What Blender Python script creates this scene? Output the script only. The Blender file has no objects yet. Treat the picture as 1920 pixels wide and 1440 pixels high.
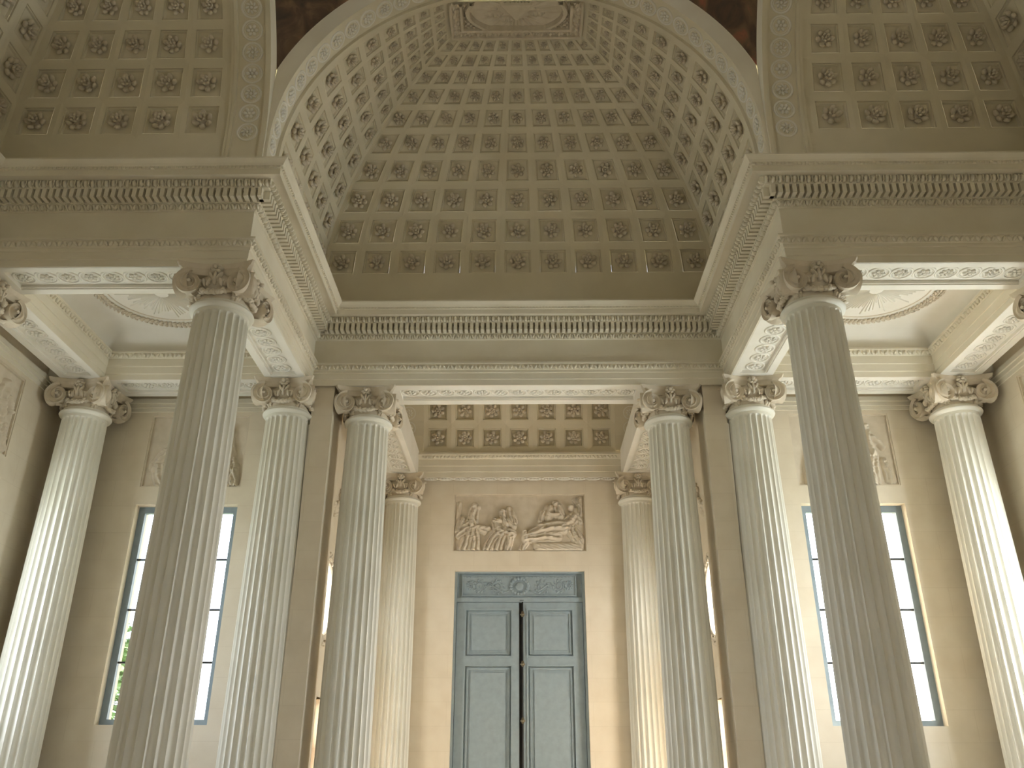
import bpy, math, random
import numpy as np
from mathutils import Matrix, Vector
random.seed(7)
SC = bpy.context.scene
COL = SC.collection
PI = math.pi
R_ = math.radians

# ------------------------------------------------------------------ camera
cam_d = bpy.data.cameras.new('camera')
cam = bpy.data.objects.new('camera', cam_d); COL.objects.link(cam)
SC.camera = cam
CAM_F, CAM_TH, CAM_PSI, CAM_RHO, CAM_X = 1608.8, 0.4344, -0.0145, 0.0025, 0.0854
cam_d.sensor_width = 36.0; cam_d.lens = CAM_F / 1920 * 36
cam_d.clip_start = 0.05; cam_d.clip_end = 500
r0 = Vector((math.cos(CAM_PSI), -math.sin(CAM_PSI), 0))
f0 = Vector((math.sin(CAM_PSI), math.cos(CAM_PSI), 0))
fw = f0 * math.cos(CAM_TH) + Vector((0, 0, math.sin(CAM_TH)))
up = -f0 * math.sin(CAM_TH) + Vector((0, 0, math.cos(CAM_TH)))
rr = r0 * math.cos(CAM_RHO) + up * math.sin(CAM_RHO)
uu = -r0 * math.sin(CAM_RHO) + up * math.cos(CAM_RHO)
m = Matrix.Identity(4)
for i in range(3):
    m[i][0] = rr[i]; m[i][1] = uu[i]; m[i][2] = -fw[i]
m[0][3] = CAM_X; m[1][3] = 0.0; m[2][3] = 1.6
cam.matrix_world = m

# ------------------------------------------------------------------ world, daylight through the openings
w = bpy.data.worlds.new('world'); SC.world = w; w.use_nodes = True
nt = w.node_tree; nt.nodes.clear()
out = nt.nodes.new('ShaderNodeOutputWorld'); bg = nt.nodes.new('ShaderNodeBackground')
sky = nt.nodes.new('ShaderNodeTexSky')
sky.sky_type = 'NISHITA'; sky.sun_disc = False
sky.sun_elevation = R_(38); sky.sun_rotation = R_(62)
sky.air_density = 1.0; sky.dust_density = 4.0; sky.ozone_density = 1.0
mix = nt.nodes.new('ShaderNodeMixRGB'); mix.blend_type = 'MIX'
mix.inputs[0].default_value = 0.62
mix.inputs[2].default_value = (5.0, 5.3, 6.0, 1)
nt.links.new(sky.outputs[0], mix.inputs[1]); nt.links.new(mix.outputs[0], bg.inputs[0])
bg.inputs[1].default_value = 1.0
nt.links.new(bg.outputs[0], out.inputs[0])

def daylight(loc, sx, sy, direction, power=None, color=(0.92, 0.965, 1.0)):
    # sky light entering an opening: a portal onto the sky where the view looks out, else an area light in the opening
    d = bpy.data.lights.new('window_daylight', 'AREA'); d.shape = 'RECTANGLE'; d.size = sx; d.size_y = sy
    if power is None: d.cycles.is_portal = True
    else: d.energy = power; d.color = color
    o = bpy.data.objects.new('window_daylight', d); COL.objects.link(o)
    o.location = loc
    o.rotation_euler = Vector(direction).to_track_quat('-Z', 'Y').to_euler()
    return o
WIN_Z0, WIN_Z1, WIN_HW = 2.29, 5.48, 0.79
WZ = (WIN_Z0 + WIN_Z1) / 2; WH = WIN_Z1 - WIN_Z0
for sx, p_far, p_near, p_oval, p_door in ((-1, 80, 42, 34, 70), (1, 190, 70, 60, 150)):
    daylight((sx * 5.12, 13.12, WZ), 1.58, WH, (0, -1, 0))
    daylight((sx * 7.62, 10.59, WZ), 1.58, WH, (-sx, 0, 0), p_far)
    daylight((sx * 7.62, 0.31, WZ), 1.58, WH, (-sx, 0, 0), p_near)
    daylight((sx * 3.78, 14.70, 4.43), 1.2, 1.2, (-sx, 0, 0), p_oval)
    daylight((sx * 3.78, 14.70, 1.42), 1.24, 2.8, (-sx, 0, 0), p_door, (1.0, 0.90, 0.74))
daylight((0, 5.45, 15.75), 0.8, 0.8, (0, 0, -1), 40)

sun_d = bpy.data.lights.new('sun', 'SUN'); sun_d.energy = 8.0; sun_d.angle = R_(0.6); sun_d.color = (1.0, 0.96, 0.90)
sun = bpy.data.objects.new('sun', sun_d); COL.objects.link(sun)
sun.rotation_euler = Vector((-0.95, -0.30, -1.27)).to_track_quat('-Z', 'Y').to_euler()
SC.view_settings.view_transform = 'Standard'; SC.view_settings.look = 'None'
SC.view_settings.gamma = 1.0; SC.view_settings.use_curve_mapping = False
SC.view_settings.exposure = 0.85
SC.cycles.max_bounces = 8; SC.cycles.diffuse_bounces = 5; SC.cycles.transparent_max_bounces = 12
SC.cycles.caustics_reflective = False; SC.cycles.caustics_refractive = False
SC.cycles.sample_clamp_indirect = 8.0
SC.cycles.use_guiding = False

# ------------------------------------------------------------------ materials
def new_mat(name):
    mt = bpy.data.materials.new(name); mt.use_nodes = True
    nt = mt.node_tree; b = nt.nodes.get('Principled BSDF')
    return mt, nt, b
def stone(name, c1, c2, rough=0.75, scale=3.0, joints=None, bump=0.15, fine=60):
    mt, nt, b = new_mat(name)
    tc = nt.nodes.new('ShaderNodeTexCoord'); ge = nt.nodes.new('ShaderNodeNewGeometry')
    n1 = nt.nodes.new('ShaderNodeTexNoise'); n1.inputs['Scale'].default_value = scale; n1.inputs['Detail'].default_value = 6
    nt.links.new(ge.outputs['Position'], n1.inputs['Vector'])
    cr = nt.nodes.new('ShaderNodeValToRGB')
    cr.color_ramp.elements[0].position = 0.32; cr.color_ramp.elements[0].color = (*c1, 1)
    cr.color_ramp.elements[1].position = 0.68; cr.color_ramp.elements[1].color = (*c2, 1)
    nt.links.new(n1.outputs['Fac'], cr.inputs['Fac'])
    col = cr.outputs['Color']
    n2 = nt.nodes.new('ShaderNodeTexNoise'); n2.inputs['Scale'].default_value = fine; n2.inputs['Detail'].default_value = 3
    nt.links.new(ge.outputs['Position'], n2.inputs['Vector'])
    bp = nt.nodes.new('ShaderNodeBump'); bp.inputs['Strength'].default_value = bump; bp.inputs['Distance'].default_value = 0.004
    nt.links.new(n2.outputs['Fac'], bp.inputs['Height'])
    nt.links.new(bp.outputs['Normal'], b.inputs['Normal'])
    if joints:
        # ashlar joints: faint lines, coordinates chosen by wall axis
        sp = nt.nodes.new('ShaderNodeSeparateXYZ'); cb = nt.nodes.new('ShaderNodeCombineXYZ')
        nt.links.new(ge.outputs['Position'], sp.inputs[0])
        if joints == 'x':
            nt.links.new(sp.outputs['X'], cb.inputs['X'])
        else:
            nt.links.new(sp.outputs['Y'], cb.inputs['X'])
        nt.links.new(sp.outputs['Z'], cb.inputs['Y'])
        br = nt.nodes.new('ShaderNodeTexBrick')
        br.inputs['Scale'].default_value = 1.0; br.inputs['Mortar Size'].default_value = 0.004
        br.inputs['Brick Width'].default_value = 0.9; br.inputs['Row Height'].default_value = 0.42
        br.inputs['Color1'].default_value = (1, 1, 1, 1); br.inputs['Color2'].default_value = (0.975, 0.972, 0.965, 1)
        br.inputs['Mortar'].default_value = (0.92, 0.91, 0.89, 1)
        nt.links.new(cb.outputs[0], br.inputs['Vector'])
        mx = nt.nodes.new('ShaderNodeMixRGB'); mx.blend_type = 'MULTIPLY'; mx.inputs[0].default_value = 1
        nt.links.new(col, mx.inputs[1]); nt.links.new(br.outputs['Color'], mx.inputs[2])
        col = mx.outputs[0]
    nt.links.new(col, b.inputs['Base Color'])
    b.inputs['Roughness'].default_value = rough
    return mt
def plain(name, c, rough=0.5, metal=0.0):
    mt, nt, b = new_mat(name)
    ge = nt.nodes.new('ShaderNodeNewGeometry')
    n1 = nt.nodes.new('ShaderNodeTexNoise'); n1.inputs['Scale'].default_value = 9; n1.inputs['Detail'].default_value = 4
    nt.links.new(ge.outputs['Position'], n1.inputs['Vector'])
    cr = nt.nodes.new('ShaderNodeValToRGB')
    cr.color_ramp.elements[0].position = 0.3; cr.color_ramp.elements[0].color = (*[v * 0.92 for v in c], 1)
    cr.color_ramp.elements[1].position = 0.7; cr.color_ramp.elements[1].color = (*[min(1, v * 1.06) for v in c], 1)
    nt.links.new(n1.outputs['Fac'], cr.inputs['Fac']); nt.links.new(cr.outputs['Color'], b.inputs['Base Color'])
    b.inputs['Roughness'].default_value = rough; b.inputs['Metallic'].default_value = metal
    return mt
M = {}
M['wall_x'] = stone('wall_stone_x', (0.715, 0.625, 0.485), (0.765, 0.68, 0.54), joints='x')
M['wall_y'] = stone('wall_stone_y', (0.715, 0.625, 0.485), (0.765, 0.68, 0.54), joints='y')
M['trim'] = stone('trim_stone', (0.70, 0.635, 0.50), (0.76, 0.70, 0.57), scale=2.0)
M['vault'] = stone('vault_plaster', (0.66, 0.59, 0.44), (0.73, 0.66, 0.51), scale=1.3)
M['carve'] = stone('carved_stone', (0.64, 0.555, 0.43), (0.72, 0.635, 0.51), scale=7.0)
M['shaft'] = stone('shaft_stone', (0.725, 0.695, 0.60), (0.785, 0.755, 0.665), scale=1.6, rough=0.55, bump=0.08)
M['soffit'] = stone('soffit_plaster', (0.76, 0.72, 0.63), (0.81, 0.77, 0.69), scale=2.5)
M['floor'] = stone('floor_stone', (0.50, 0.46, 0.39), (0.60, 0.555, 0.475), scale=1.0, rough=0.35, joints='x')
M['door'] = plain('door_paint', (0.30, 0.365, 0.395), 0.45)
M['frame'] = plain('window_paint', (0.25, 0.31, 0.35), 0.5)
M['iron'] = plain('dark_iron', (0.035, 0.033, 0.032), 0.45, 0.6)
M['brass'] = plain('aged_brass', (0.22, 0.19, 0.13), 0.4, 0.7)
M['wood'] = plain('orange_wood', (0.58, 0.30, 0.11), 0.5)
M['leaf'] = plain('tree_leaf', (0.10, 0.17, 0.05), 0.6)
M['bark'] = plain('tree_bark', (0.12, 0.09, 0.06), 0.9)
M['grass'] = plain('grass', (0.20, 0.24, 0.10), 0.9)
def glass_mat():
    mt = bpy.data.materials.new('window_glass'); mt.use_nodes = True
    nt = mt.node_tree; nt.nodes.clear()
    o = nt.nodes.new('ShaderNodeOutputMaterial'); t = nt.nodes.new('ShaderNodeBsdfTransparent'); g = nt.nodes.new('ShaderNodeBsdfGlossy')
    t.inputs[0].default_value = (0.96, 0.98, 1.0, 1); g.inputs['Roughness'].default_value = 0.05
    mx = nt.nodes.new('ShaderNodeMixShader'); mx.inputs[0].default_value = 0.05
    nt.links.new(t.outputs[0], mx.inputs[1]); nt.links.new(g.outputs[0], mx.inputs[2]); nt.links.new(mx.outputs[0], o.inputs[0])
    return mt
M['glass'] = glass_mat()
def fresco(name, seed, accent):
    mt, nt, b = new_mat(name)
    ge = nt.nodes.new('ShaderNodeNewGeometry'); mp = nt.nodes.new('ShaderNodeMapping'); mp.inputs['Location'].default_value = (seed, seed * 2, 0)
    nt.links.new(ge.outputs['Position'], mp.inputs[0])
    n1 = nt.nodes.new('ShaderNodeTexNoise'); n1.inputs['Scale'].default_value = 1.7; n1.inputs['Detail'].default_value = 5; n1.inputs['Distortion'].default_value = 1.2
    nt.links.new(mp.outputs[0], n1.inputs['Vector'])
    cr = nt.nodes.new('ShaderNodeValToRGB')
    e = cr.color_ramp.elements
    e[0].position = 0.30; e[0].color = (0.03, 0.02, 0.012, 1)
    e[1].position = 0.75; e[1].color = (*accent, 1)
    k = e.new(0.48); k.color = (0.085, 0.045, 0.022, 1)
    k = e.new(0.58); k.color = (0.15, 0.085, 0.04, 1)
    nt.links.new(n1.outputs['Fac'], cr.inputs['Fac']); nt.links.new(cr.outputs['Color'], b.inputs['Base Color'])
    b.inputs['Roughness'].default_value = 0.6
    return mt
M['fresco_l'] = fresco('painted_plaster_brown', 3.1, (0.33, 0.15, 0.07))
M['fresco_r'] = fresco('painted_plaster_red', 8.4, (0.40, 0.10, 0.05))

# ------------------------------------------------------------------ mesh helpers
class MB:
    def __init__(s): s.v = []; s.f = []
    def add(s, vs, fs, mat=None):
        n = len(s.v)
        if mat is not None: vs = [tuple(mat @ Vector(p)) for p in vs]
        s.v.extend([tuple(p) for p in vs]); s.f.extend([tuple(i + n for i in f) for f in fs]); return s
    def box(s, x0, x1, y0, y1, z0, z1, mat=None):
        vs = [(x0, y0, z0), (x1, y0, z0), (x1, y1, z0), (x0, y1, z0), (x0, y0, z1), (x1, y0, z1), (x1, y1, z1), (x0, y1, z1)]
        fs = [(0, 3, 2, 1), (4, 5, 6, 7), (0, 1, 5, 4), (1, 2, 6, 5), (2, 3, 7, 6), (3, 0, 4, 7)]
        return s.add(vs, fs, mat)
    def lathe(s, prof, n=32, mat=None, a0=0, a1=2 * PI):
        vs = []; fs = []; full = abs(a1 - a0 - 2 * PI) < 1e-6; c = n if full else n + 1
        for (r, z) in prof:
            for j in range(c):
                a = a0 + (a1 - a0) * j / n; vs.append((r * math.cos(a), r * math.sin(a), z))
        for i in range(len(prof) - 1):
            for j in range(n):
                k = (j + 1) % c
                fs.append((i * c + j, i * c + k, (i + 1) * c + k, (i + 1) * c + j))
        return s.add(vs, fs, mat)
    def ell(s, c, r, n=8, k=5, mat=None, rot=None):
        vs = []; fs = []
        B = Matrix.Translation(Vector(c))
        if rot is not None: B = B @ rot
        if mat is not None: B = mat @ B
        for i in range(1, k):
            t = PI * i / k
            for j in range(n):
                a = 2 * PI * j / n
                vs.append((r[0] * math.sin(t) * math.cos(a), r[1] * math.sin(t) * math.sin(a), r[2] * math.cos(t)))
        vs.append((0, 0, r[2])); vs.append((0, 0, -r[2])); T = len(vs) - 2
        for i in range(k - 2):
            for j in range(n):
                q = (j + 1) % n
                fs.append((i * n + j, (i + 1) * n + j, (i + 1) * n + q, i * n + q))
        for j in range(n):
            q = (j + 1) % n
            fs.append((T, j, q)); fs.append((T + 1, (k - 2) * n + q, (k - 2) * n + j))
        return s.add(vs, fs, B)
    def torus(s, R, r, n=24, k=6, mat=None, sz=1.0):
        vs = []; fs = []
        for i in range(n):
            a = 2 * PI * i / n
            for j in range(k):
                b = 2 * PI * j / k
                vs.append(((R + r * math.cos(b)) * math.cos(a), (R + r * math.cos(b)) * math.sin(a), r * math.sin(b) * sz))
        for i in range(n):
            for j in range(k):
                fs.append((i * k + j, ((i + 1) % n) * k + j, ((i + 1) % n) * k + (j + 1) % k, i * k + (j + 1) % k))
        return s.add(vs, fs, mat)
    def tube(s, pts, rad, k=6):
        for a, b in zip(pts[:-1], pts[1:]):
            a = Vector(a); b = Vector(b); d = (b - a)
            q = d.to_track_quat('Z', 'Y').to_matrix().to_4x4()
            s.lathe([(0, 0), (rad, 0), (rad, d.length), (0, d.length)], k, Matrix.Translation(a) @ q)
        return s
    def build(s, name, mat, parent=None, smooth=False, loc=None, auto=None):
        me = bpy.data.meshes.new(name); me.from_pydata(s.v, [], s.f); me.update()
        return mk(name, me, mat, parent, smooth, loc, auto)
def mk(name, me, mat, parent=None, smooth=False, loc=None, auto=None):
    me.materials.clear(); me.materials.append(mat if not isinstance(mat, str) else M[mat])
    if smooth:
        me.polygons.foreach_set('use_smooth', [True] * len(me.polygons))
        if auto: me.set_sharp_from_angle(angle=R_(auto))
    o = bpy.data.objects.new(name, me); COL.objects.link(o)
    if parent is not None: o.parent = parent
    if loc is not None: o.location = loc
    return o
def inst(src, parent, matrix, name=None):
    o = src.copy(); COL.objects.link(o); o.parent = parent; o.matrix_parent_inverse = Matrix.Identity(4)
    o.matrix_local = matrix
    return o
def meshobj(name, me, parent, matrix):
    o = bpy.data.objects.new(name, me); COL.objects.link(o); o.parent = parent; o.matrix_local = matrix
    return o
def empty(name, loc=(0, 0, 0), rz=0):
    o = bpy.data.objects.new(name, None); COL.objects.link(o); o.location = loc; o.rotation_euler = (0, 0, rz)
    o.empty_display_size = 0.2
    return o
def tag(o, label=None, cat=None, group=None, kind=None):
    if label: o['label'] = label
    if cat: o['category'] = cat
    if group: o['group'] = group
    if kind: o['kind'] = kind
    return o
def struct(o, label, cat): return tag(o, label, cat, kind='structure')
def mesh_of(mb, name, mat, smooth=True, auto=40):
    me = bpy.data.meshes.new(name); me.from_pydata(mb.v, [], mb.f); me.update()
    me.materials.append(M[mat])
    if smooth:
        me.polygons.foreach_set('use_smooth', [True] * len(me.polygons))
        if auto: me.set_sharp_from_angle(angle=R_(auto))
    return me
def frame_mat(c, nrm, xdir):
    n = Vector(nrm).normalized(); x = Vector(xdir); x = (x - n * x.dot(n)).normalized(); y = n.cross(x)
    m = Matrix.Identity(4)
    for i in range(3): m[i][0] = x[i]; m[i][1] = y[i]; m[i][2] = n[i]; m[i][3] = c[i]
    return m

# mitred sweep; interior is to the right of the walking direction
def offs(path, o, closed=False):
    n = len(path); res = []
    for i in range(n):
        P = Vector(path[i])
        dirs = []
        if i > 0 or closed: dirs.append((P - Vector(path[i - 1])).normalized())
        if i < n - 1 or closed: dirs.append((Vector(path[(i + 1) % n]) - P).normalized())
        ns = [Vector((d.y, -d.x)) for d in dirs]
        if len(ns) == 1: res.append(P + ns[0] * o)
        else:
            b = ns[0] + ns[1]; res.append(P + b * (o / (1 + ns[0].dot(ns[1]))))
    return res
def sweep(mb, path, prof, closed=False):
    rows = [offs(path, o, closed) for (o, z) in prof]; n = len(path); base = len(mb.v)
    for (o, z), r in zip(prof, rows):
        for p in r: mb.v.append((p.x, p.y, z))
    for i in range(len(prof) - 1):
        for j in range(n if closed else n - 1):
            k = (j + 1) % n
            mb.f.append((base + i * n + j, base + i * n + k, base + (i + 1) * n + k, base + (i + 1) * n + j))
    return mb
def along(path, o, pitch, closed=False, mind=0.0):
    P = offs(path, o, closed); n = len(P); res = []
    for j in range(n if closed else n - 1):
        a = P[j]; b = P[(j + 1) % n]; d = b - a; L = d.length - 2 * mind
        if L <= pitch: continue
        k = max(1, int(round(L / pitch))); d.normalize()
        for i in range(k):
            p = a + d * (mind + L * (i + 0.5) / k)
            # local frame: x along, y out toward interior, z up
            nrm = Vector((d.y, -d.x))
            mt = Matrix(((d.x, nrm.x, 0, p.x), (d.y, nrm.y, 0, p.y), (0, 0, 1, 0), (0, 0, 0, 1)))
            res.append((mt, L / k))
    return res

# ------------------------------------------------------------------ key dimensions
ZN = 6.66; ZA = 7.20; ZC = 8.45; ZS = 9.10          # neck, architrave soffit, cornice top, vault spring centre
XA, XO, XC = 3.55, 6.69, 2.36
Y1, Y2, Y3, Y4 = 9.0, 12.18, 12.53, 16.66
W = 3.23; YF = 8.68; YB = 12.11; YC0 = 5.45          # nave half width, crossing face, arm end, crossing centre
XE = 6.66
YW = 12.75; XW = 7.26; YD = 16.80
ZQ = 7.68                                           # top of aisle beams

# ------------------------------------------------------------------ floor, outer walls, roof, dome (shell)
struct(MB().box(-8.2, 8.2, -2.8, 17.6, -0.2, 0).build('floor', 'floor'), 'pale stone floor under the columns', 'floor')
struct(MB().box(-60, 60, -60, 80, -0.5, -0.45).build('ground', 'grass'), 'grass lawn outside the windows', 'lawn')

def wall_mb(a0, a1, z0, z1, holes):
    """slab in (a, depth 0..0.5, z) with rectangular holes, as joined boxes"""
    mb = MB(); T = 0.5
    holes = sorted(holes); x = a0
    for (h0, h1, b0, b1) in holes:
        mb.box(x, h0, 0, T, z0, z1)
        mb.box(h0, h1, 0, T, z0, b0)
        zt = b1
        mb.box(h0, h1, 0, T, zt, z1)
        x = h1
    mb.box(x, a1, 0, T, z0, z1)
    return mb
def place_wall(mb, name, mat, loc, rz, label):
    o = mb.build(name, mat); o.location = loc; o.rotation_euler = (0, 0, rz)
    return struct(o, label, 'wall')
RZ0, RZ1, RHW = 5.77, 6.97, 0.79         # relief niche above each aisle window
def wall_with_niche(a0, a1, centres, z1):
    """wall with window openings and shallow niches for the reliefs"""
    mb = MB(); x = a0; T = 0.5
    for c in sorted(centres):
        h0, h1 = c - WIN_HW, c + WIN_HW
        mb.box(x, h0, 0, T, 0, z1)
        mb.box(h0, h1, 0, T, 0, WIN_Z0)
        mb.box(h0, h1, 0, T, WIN_Z1, RZ0)
        mb.box(h0, h1, 0.07, T, RZ0, RZ1)
        mb.box(h0, h1, 0, T, RZ1, z1)
        x = h1
    mb.box(x, a1, 0, T, 0, z1)
    return mb
# back walls of the two aisles (depth axis +Y)
place_wall(wall_with_niche(-7.76, -3.19, [-5.12], 8.3), 'wall_back_left', 'wall_x', (0, YW, 0), 0, 'cream stone wall behind the left aisle columns with tall window')
place_wall(wall_with_niche(3.19, 7.76, [5.12], 8.3), 'wall_back_right', 'wall_x', (0, YW, 0), 0, 'cream stone wall behind the right aisle columns with tall window')
# side walls: local a axis -> world
place_wall(wall_with_niche(-2.4, 12.75, [0.31, 10.59], 12.6), 'wall_left', 'wall_y', (-XW, 0, 0), PI / 2, 'cream stone outer wall at the far left with relief niche')
o = wall_with_niche(-12.75, 2.4, [-0.31, -10.59], 12.6)
place_wall(o, 'wall_right', 'wall_y', (XW, 0, 0), -PI / 2, 'cream stone outer wall at the far right with relief niche')
place_wall(wall_mb(-7.76, 7.76, 0, 12.6, []), 'wall_front', 'wall_x', (0, -1.85, 0), PI, 'cream stone wall behind the viewer')
# roof slab with round hole under the dome
mb = MB(); N = 64; RR = 3.23
ring = [(RR * math.cos(2 * PI * i / N), YC0 + RR * math.sin(2 * PI * i / N)) for i in range(N)]
def rect_pt(a):
    dx, dy = math.cos(a), math.sin(a); t = min(8.0 / abs(dx) if abs(dx) > 1e-6 else 1e9, (11.6 if dy > 0 else 8.0) / abs(dy) if abs(dy) > 1e-6 else 1e9)
    return (dx * t, YC0 + dy * t)
ang = sorted(set([2 * PI * i / N for i in range(N)] + [math.atan2(11.6, 8) % (2 * PI), math.atan2(11.6, -8) % (2 * PI), math.atan2(-8, -8) % (2 * PI), math.atan2(-8, 8) % (2 * PI)]))
vs = []; fs = []
for a in ang:
    vs.append((RR * math.cos(a), YC0 + RR * math.sin(a), 12.56)); p = rect_pt(a); vs.append((p[0], p[1], 12.56))
for i in range(len(ang)):
    k = (i + 1) % len(ang); fs.append((2 * i, 2 * i + 1, 2 * k + 1, 2 * k))
mb.add(vs, fs)
struct(mb.build('ceiling_roof', 'vault'), 'roof slab above the vaults', 'roof')
prof = [(3.23, 12.5), (3.30, 12.56), (3.30, 12.7)] + [(3.2 * math.cos(R_(a)), 12.7 + 3.0 * math.sin(R_(a))) for a in range(0, 85, 6)] 
mb = MB().lathe(prof, 64, Matrix.Translation((0, YC0, 0)))
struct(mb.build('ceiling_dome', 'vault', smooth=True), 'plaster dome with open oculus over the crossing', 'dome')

# centre piers and vestibule walls
for s, nm in ((-1, 'left'), (1, 'right')):
    x0, x1 = sorted((s * 2.86, s * 3.19))
    mb = MB().box(x0, x1, YB + 0.05, 12.86, 0, 8.3)
    struct(mb.build('wall_pier_' + nm, 'wall_x'), 'plain square pier at the %s of the central opening' % nm, 'pier')
# door wall with door opening and relief niche
DX, DZ = 1.27, 5.36
mb = MB(); T = 0.5
mb.box(-4.0, -1.32, YD, YD + T, 0, 9.9); mb.box(1.32, 4.0, YD, YD + T, 0, 9.9)
mb.box(-1.32, -DX, YD, YD + T, 0, DZ); mb.box(DX, 1.32, YD, YD + T, 0, DZ)
mb.box(-1.32, 1.32, YD, YD + T, DZ, 5.75); mb.box(-1.32, 1.32, YD + 0.08, YD + T, 5.75, 6.92); mb.box(-1.32, 1.32, YD, YD + T, 6.92, 9.9)
struct(mb.build('wall_door', 'wall_x'), 'warm cream stone wall around the blue-grey door', 'wall')
# vestibule side walls with round window
OVY, OVZ, OVR, OVH = 14.70, 4.43, 0.585, 0.585
XV = 3.3
def oval_wall(s):
    mb = MB(); n = 48; vs = []; fs = []
    y0, y1, z0, z1 = 12.86, YD + 0.3, 2.86, 8.3
    for d in (0, 0.45):
        for i in range(n):
            a = 2 * PI * i / n; c, q = math.cos(a), math.sin(a)
            vs.append((s * (XV + d), OVY + OVR * c, OVZ + OVH * q))
    for i in range(n):
        k = (i + 1) % n; fs.append((i, k, n + k, n + i))
    mb.add(vs, fs)
    angs = sorted(set([round(2 * PI * i / n, 6) for i in range(n)]))
    for d in (0, 0.45):
        vs = []; fs = []
        def rp(a):
            c, q = math.cos(a), math.sin(a)
            tx = ((y1 - OVY) if c > 0 else (y0 - OVY)) / c if abs(c) > 1e-6 else 1e9
            tz = ((z1 - OVZ) if q > 0 else (z0 - OVZ)) / q if abs(q) > 1e-6 else 1e9
            t = min(tx, tz); return (OVY + t * c, OVZ + t * q)
        aa = sorted(angs + [math.atan2(zz - OVZ, yy - OVY) % (2 * PI) for yy in (y0, y1) for zz in (z0, z1)])
        for a in aa:
            vs.append((s * (XV + d), OVY + OVR * math.cos(a), OVZ + OVH * math.sin(a)))
            p = rp(a); vs.append((s * (XV + d), p[0], p[1]))
        for i in range(len(aa)):
            k = (i + 1) % len(aa); fs.append((2 * i, 2 * i + 1, 2 * k + 1, 2 * k))
        mb.add(vs, fs)
    a, b = sorted((s * XV, s * (XV + 0.45)))
    mb.box(a, b, y0, OVY - 0.62, 0, z0); mb.box(a, b, OVY + 0.62, y1, 0, z0)
    return mb
for s, nm in ((-1, 'left'), (1, 'right')):
    struct(oval_wall(s).build('wall_vestibule_' + nm, 'wall_y'), '%s side wall of the entrance vestibule with round window' % nm, 'wall')
    # flat ceiling of the side strip
    x0, x1 = sorted((s * 2.67, s * 3.40))
    struct(MB().box(x0, x1, 12.86, YD + 0.2, 7.9, 8.3).build('ceiling_vestibule_' + nm, 'soffit'), 'flat ceiling strip at the %s of the vestibule' % nm, 'ceiling')

# ------------------------------------------------------------------ shared ornaments
def flower_mb(R, lobes=6, h=0.42, seed=0):
    mb = MB(); rnd = random.Random(seed)
    for i in range(lobes):
        a = 2 * PI * i / lobes + rnd.uniform(-.06, .06)
        rot = Matrix.Rotation(a, 4, 'Z') @ Matrix.Rotation(R_(-24), 4, 'Y')
        mb.ell((0.62 * R * math.cos(a), 0.62 * R * math.sin(a), h * R * 0.42), (0.37 * R, 0.30 * R, 0.16 * R), 8, 4, None, rot)
    for i in range(lobes - 1):
        a = 2 * PI * (i + 0.5) / (lobes - 1)
        rot = Matrix.Rotation(a, 4, 'Z') @ Matrix.Rotation(R_(-45), 4, 'Y')
        mb.ell((0.28 * R * math.cos(a), 0.28 * R * math.sin(a), h * R * 0.95), (0.23 * R, 0.19 * R, 0.10 * R), 8, 4, None, rot)
    mb.ell((0, 0, h * R), (0.15 * R, 0.15 * R, 0.2 * R), 8, 4)
    mb.lathe([(0.62 * R, 0), (0.45 * R, 0.25 * h * R), (0, 0.35 * h * R)], 10)
    return mb
rosette_me = [mesh_of(flower_mb(1.0, 6, 0.5, 1), 'rosette_six_petals', 'carve', auto=None), mesh_of(flower_mb(1.0, 7, 0.5, 2), 'rosette_seven_petals', 'carve', auto=None)]
def soffit_rosette_mb(kind):
    mb = MB(); mb.torus(1.0, 0.13, 24, 6, None, 0.9)
    mb.torus(0.80, 0.05, 20, 4, None, 0.8)
    if kind == 0:
        for i in range(8):
            a = 2 * PI * i / 8
            mb.ell((0.44 * math.cos(a), 0.44 * math.sin(a), 0.06), (0.27, 0.13, 0.16), 6, 4, None, Matrix.Rotation(a + 0.5, 4, 'Z'))
    else:
        for i in range(6):
            a = 2 * PI * i / 6
            mb.ell((0.42 * math.cos(a), 0.42 * math.sin(a), 0.05), (0.26, 0.2, 0.17), 6, 4, None, Matrix.Rotation(a, 4, 'Z') @ Matrix.Rotation(R_(-20), 4, 'Y'))
    mb.ell((0, 0, 0.08), (0.17, 0.17, 0.16), 8, 4)
    return mb
srose_me = [mesh_of(soffit_rosette_mb(0), 'soffit_rosette_whirl', 'soffit', auto=None), mesh_of(soffit_rosette_mb(1), 'soffit_rosette_petals', 'soffit', auto=None)]

# ------------------------------------------------------------------ nave entablature
NAVE = [(-XE, 2.3), (-XE, YF), (-W, YF), (-W, YB), (W, YB), (W, YF), (XE, YF), (XE, 2.3)]
ent = empty('trim_1'); struct(ent, 'richly moulded entablature running round the crossing and the nave arm', 'entablature')
sweep(MB(), NAVE, [(-0.018, ZA), (0.0, ZA), (0.0, 7.295), (0.016, 7.302), (0.016, 7.40), (0.032, 7.407), (0.032, 7.45), (0.045, 7.455), (0.075, 7.525), (0.10, 7.53), (0.10, 7.555), (0.0, 7.56)]).build('architrave', 'trim', ent)
sweep(MB(), NAVE, [(0.0, 7.56), (0.0, 7.99)]).build('frieze', 'trim', ent)
sweep(MB(), NAVE, [(0.0, 7.985), (0.025, 7.99), (0.07, 8.06), (0.085, 8.065), (0.085, 8.20), (0.20, 8.20), (0.21, 8.22), (0.24, 8.285), (0.26, 8.29), (0.37, 8.275), (0.375, 8.255), (0.385, 8.255), (0.385, 8.335), (0.40, 8.345), (0.405, 8.36), (0.42, 8.365), (0.435, 8.39), (0.468, 8.425), (0.475, 8.43), (0.475, ZC), (-0.1, ZC + 0.01), (-0.1, ZC + 0.3)]).build('cornice', 'trim', ent)
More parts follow.
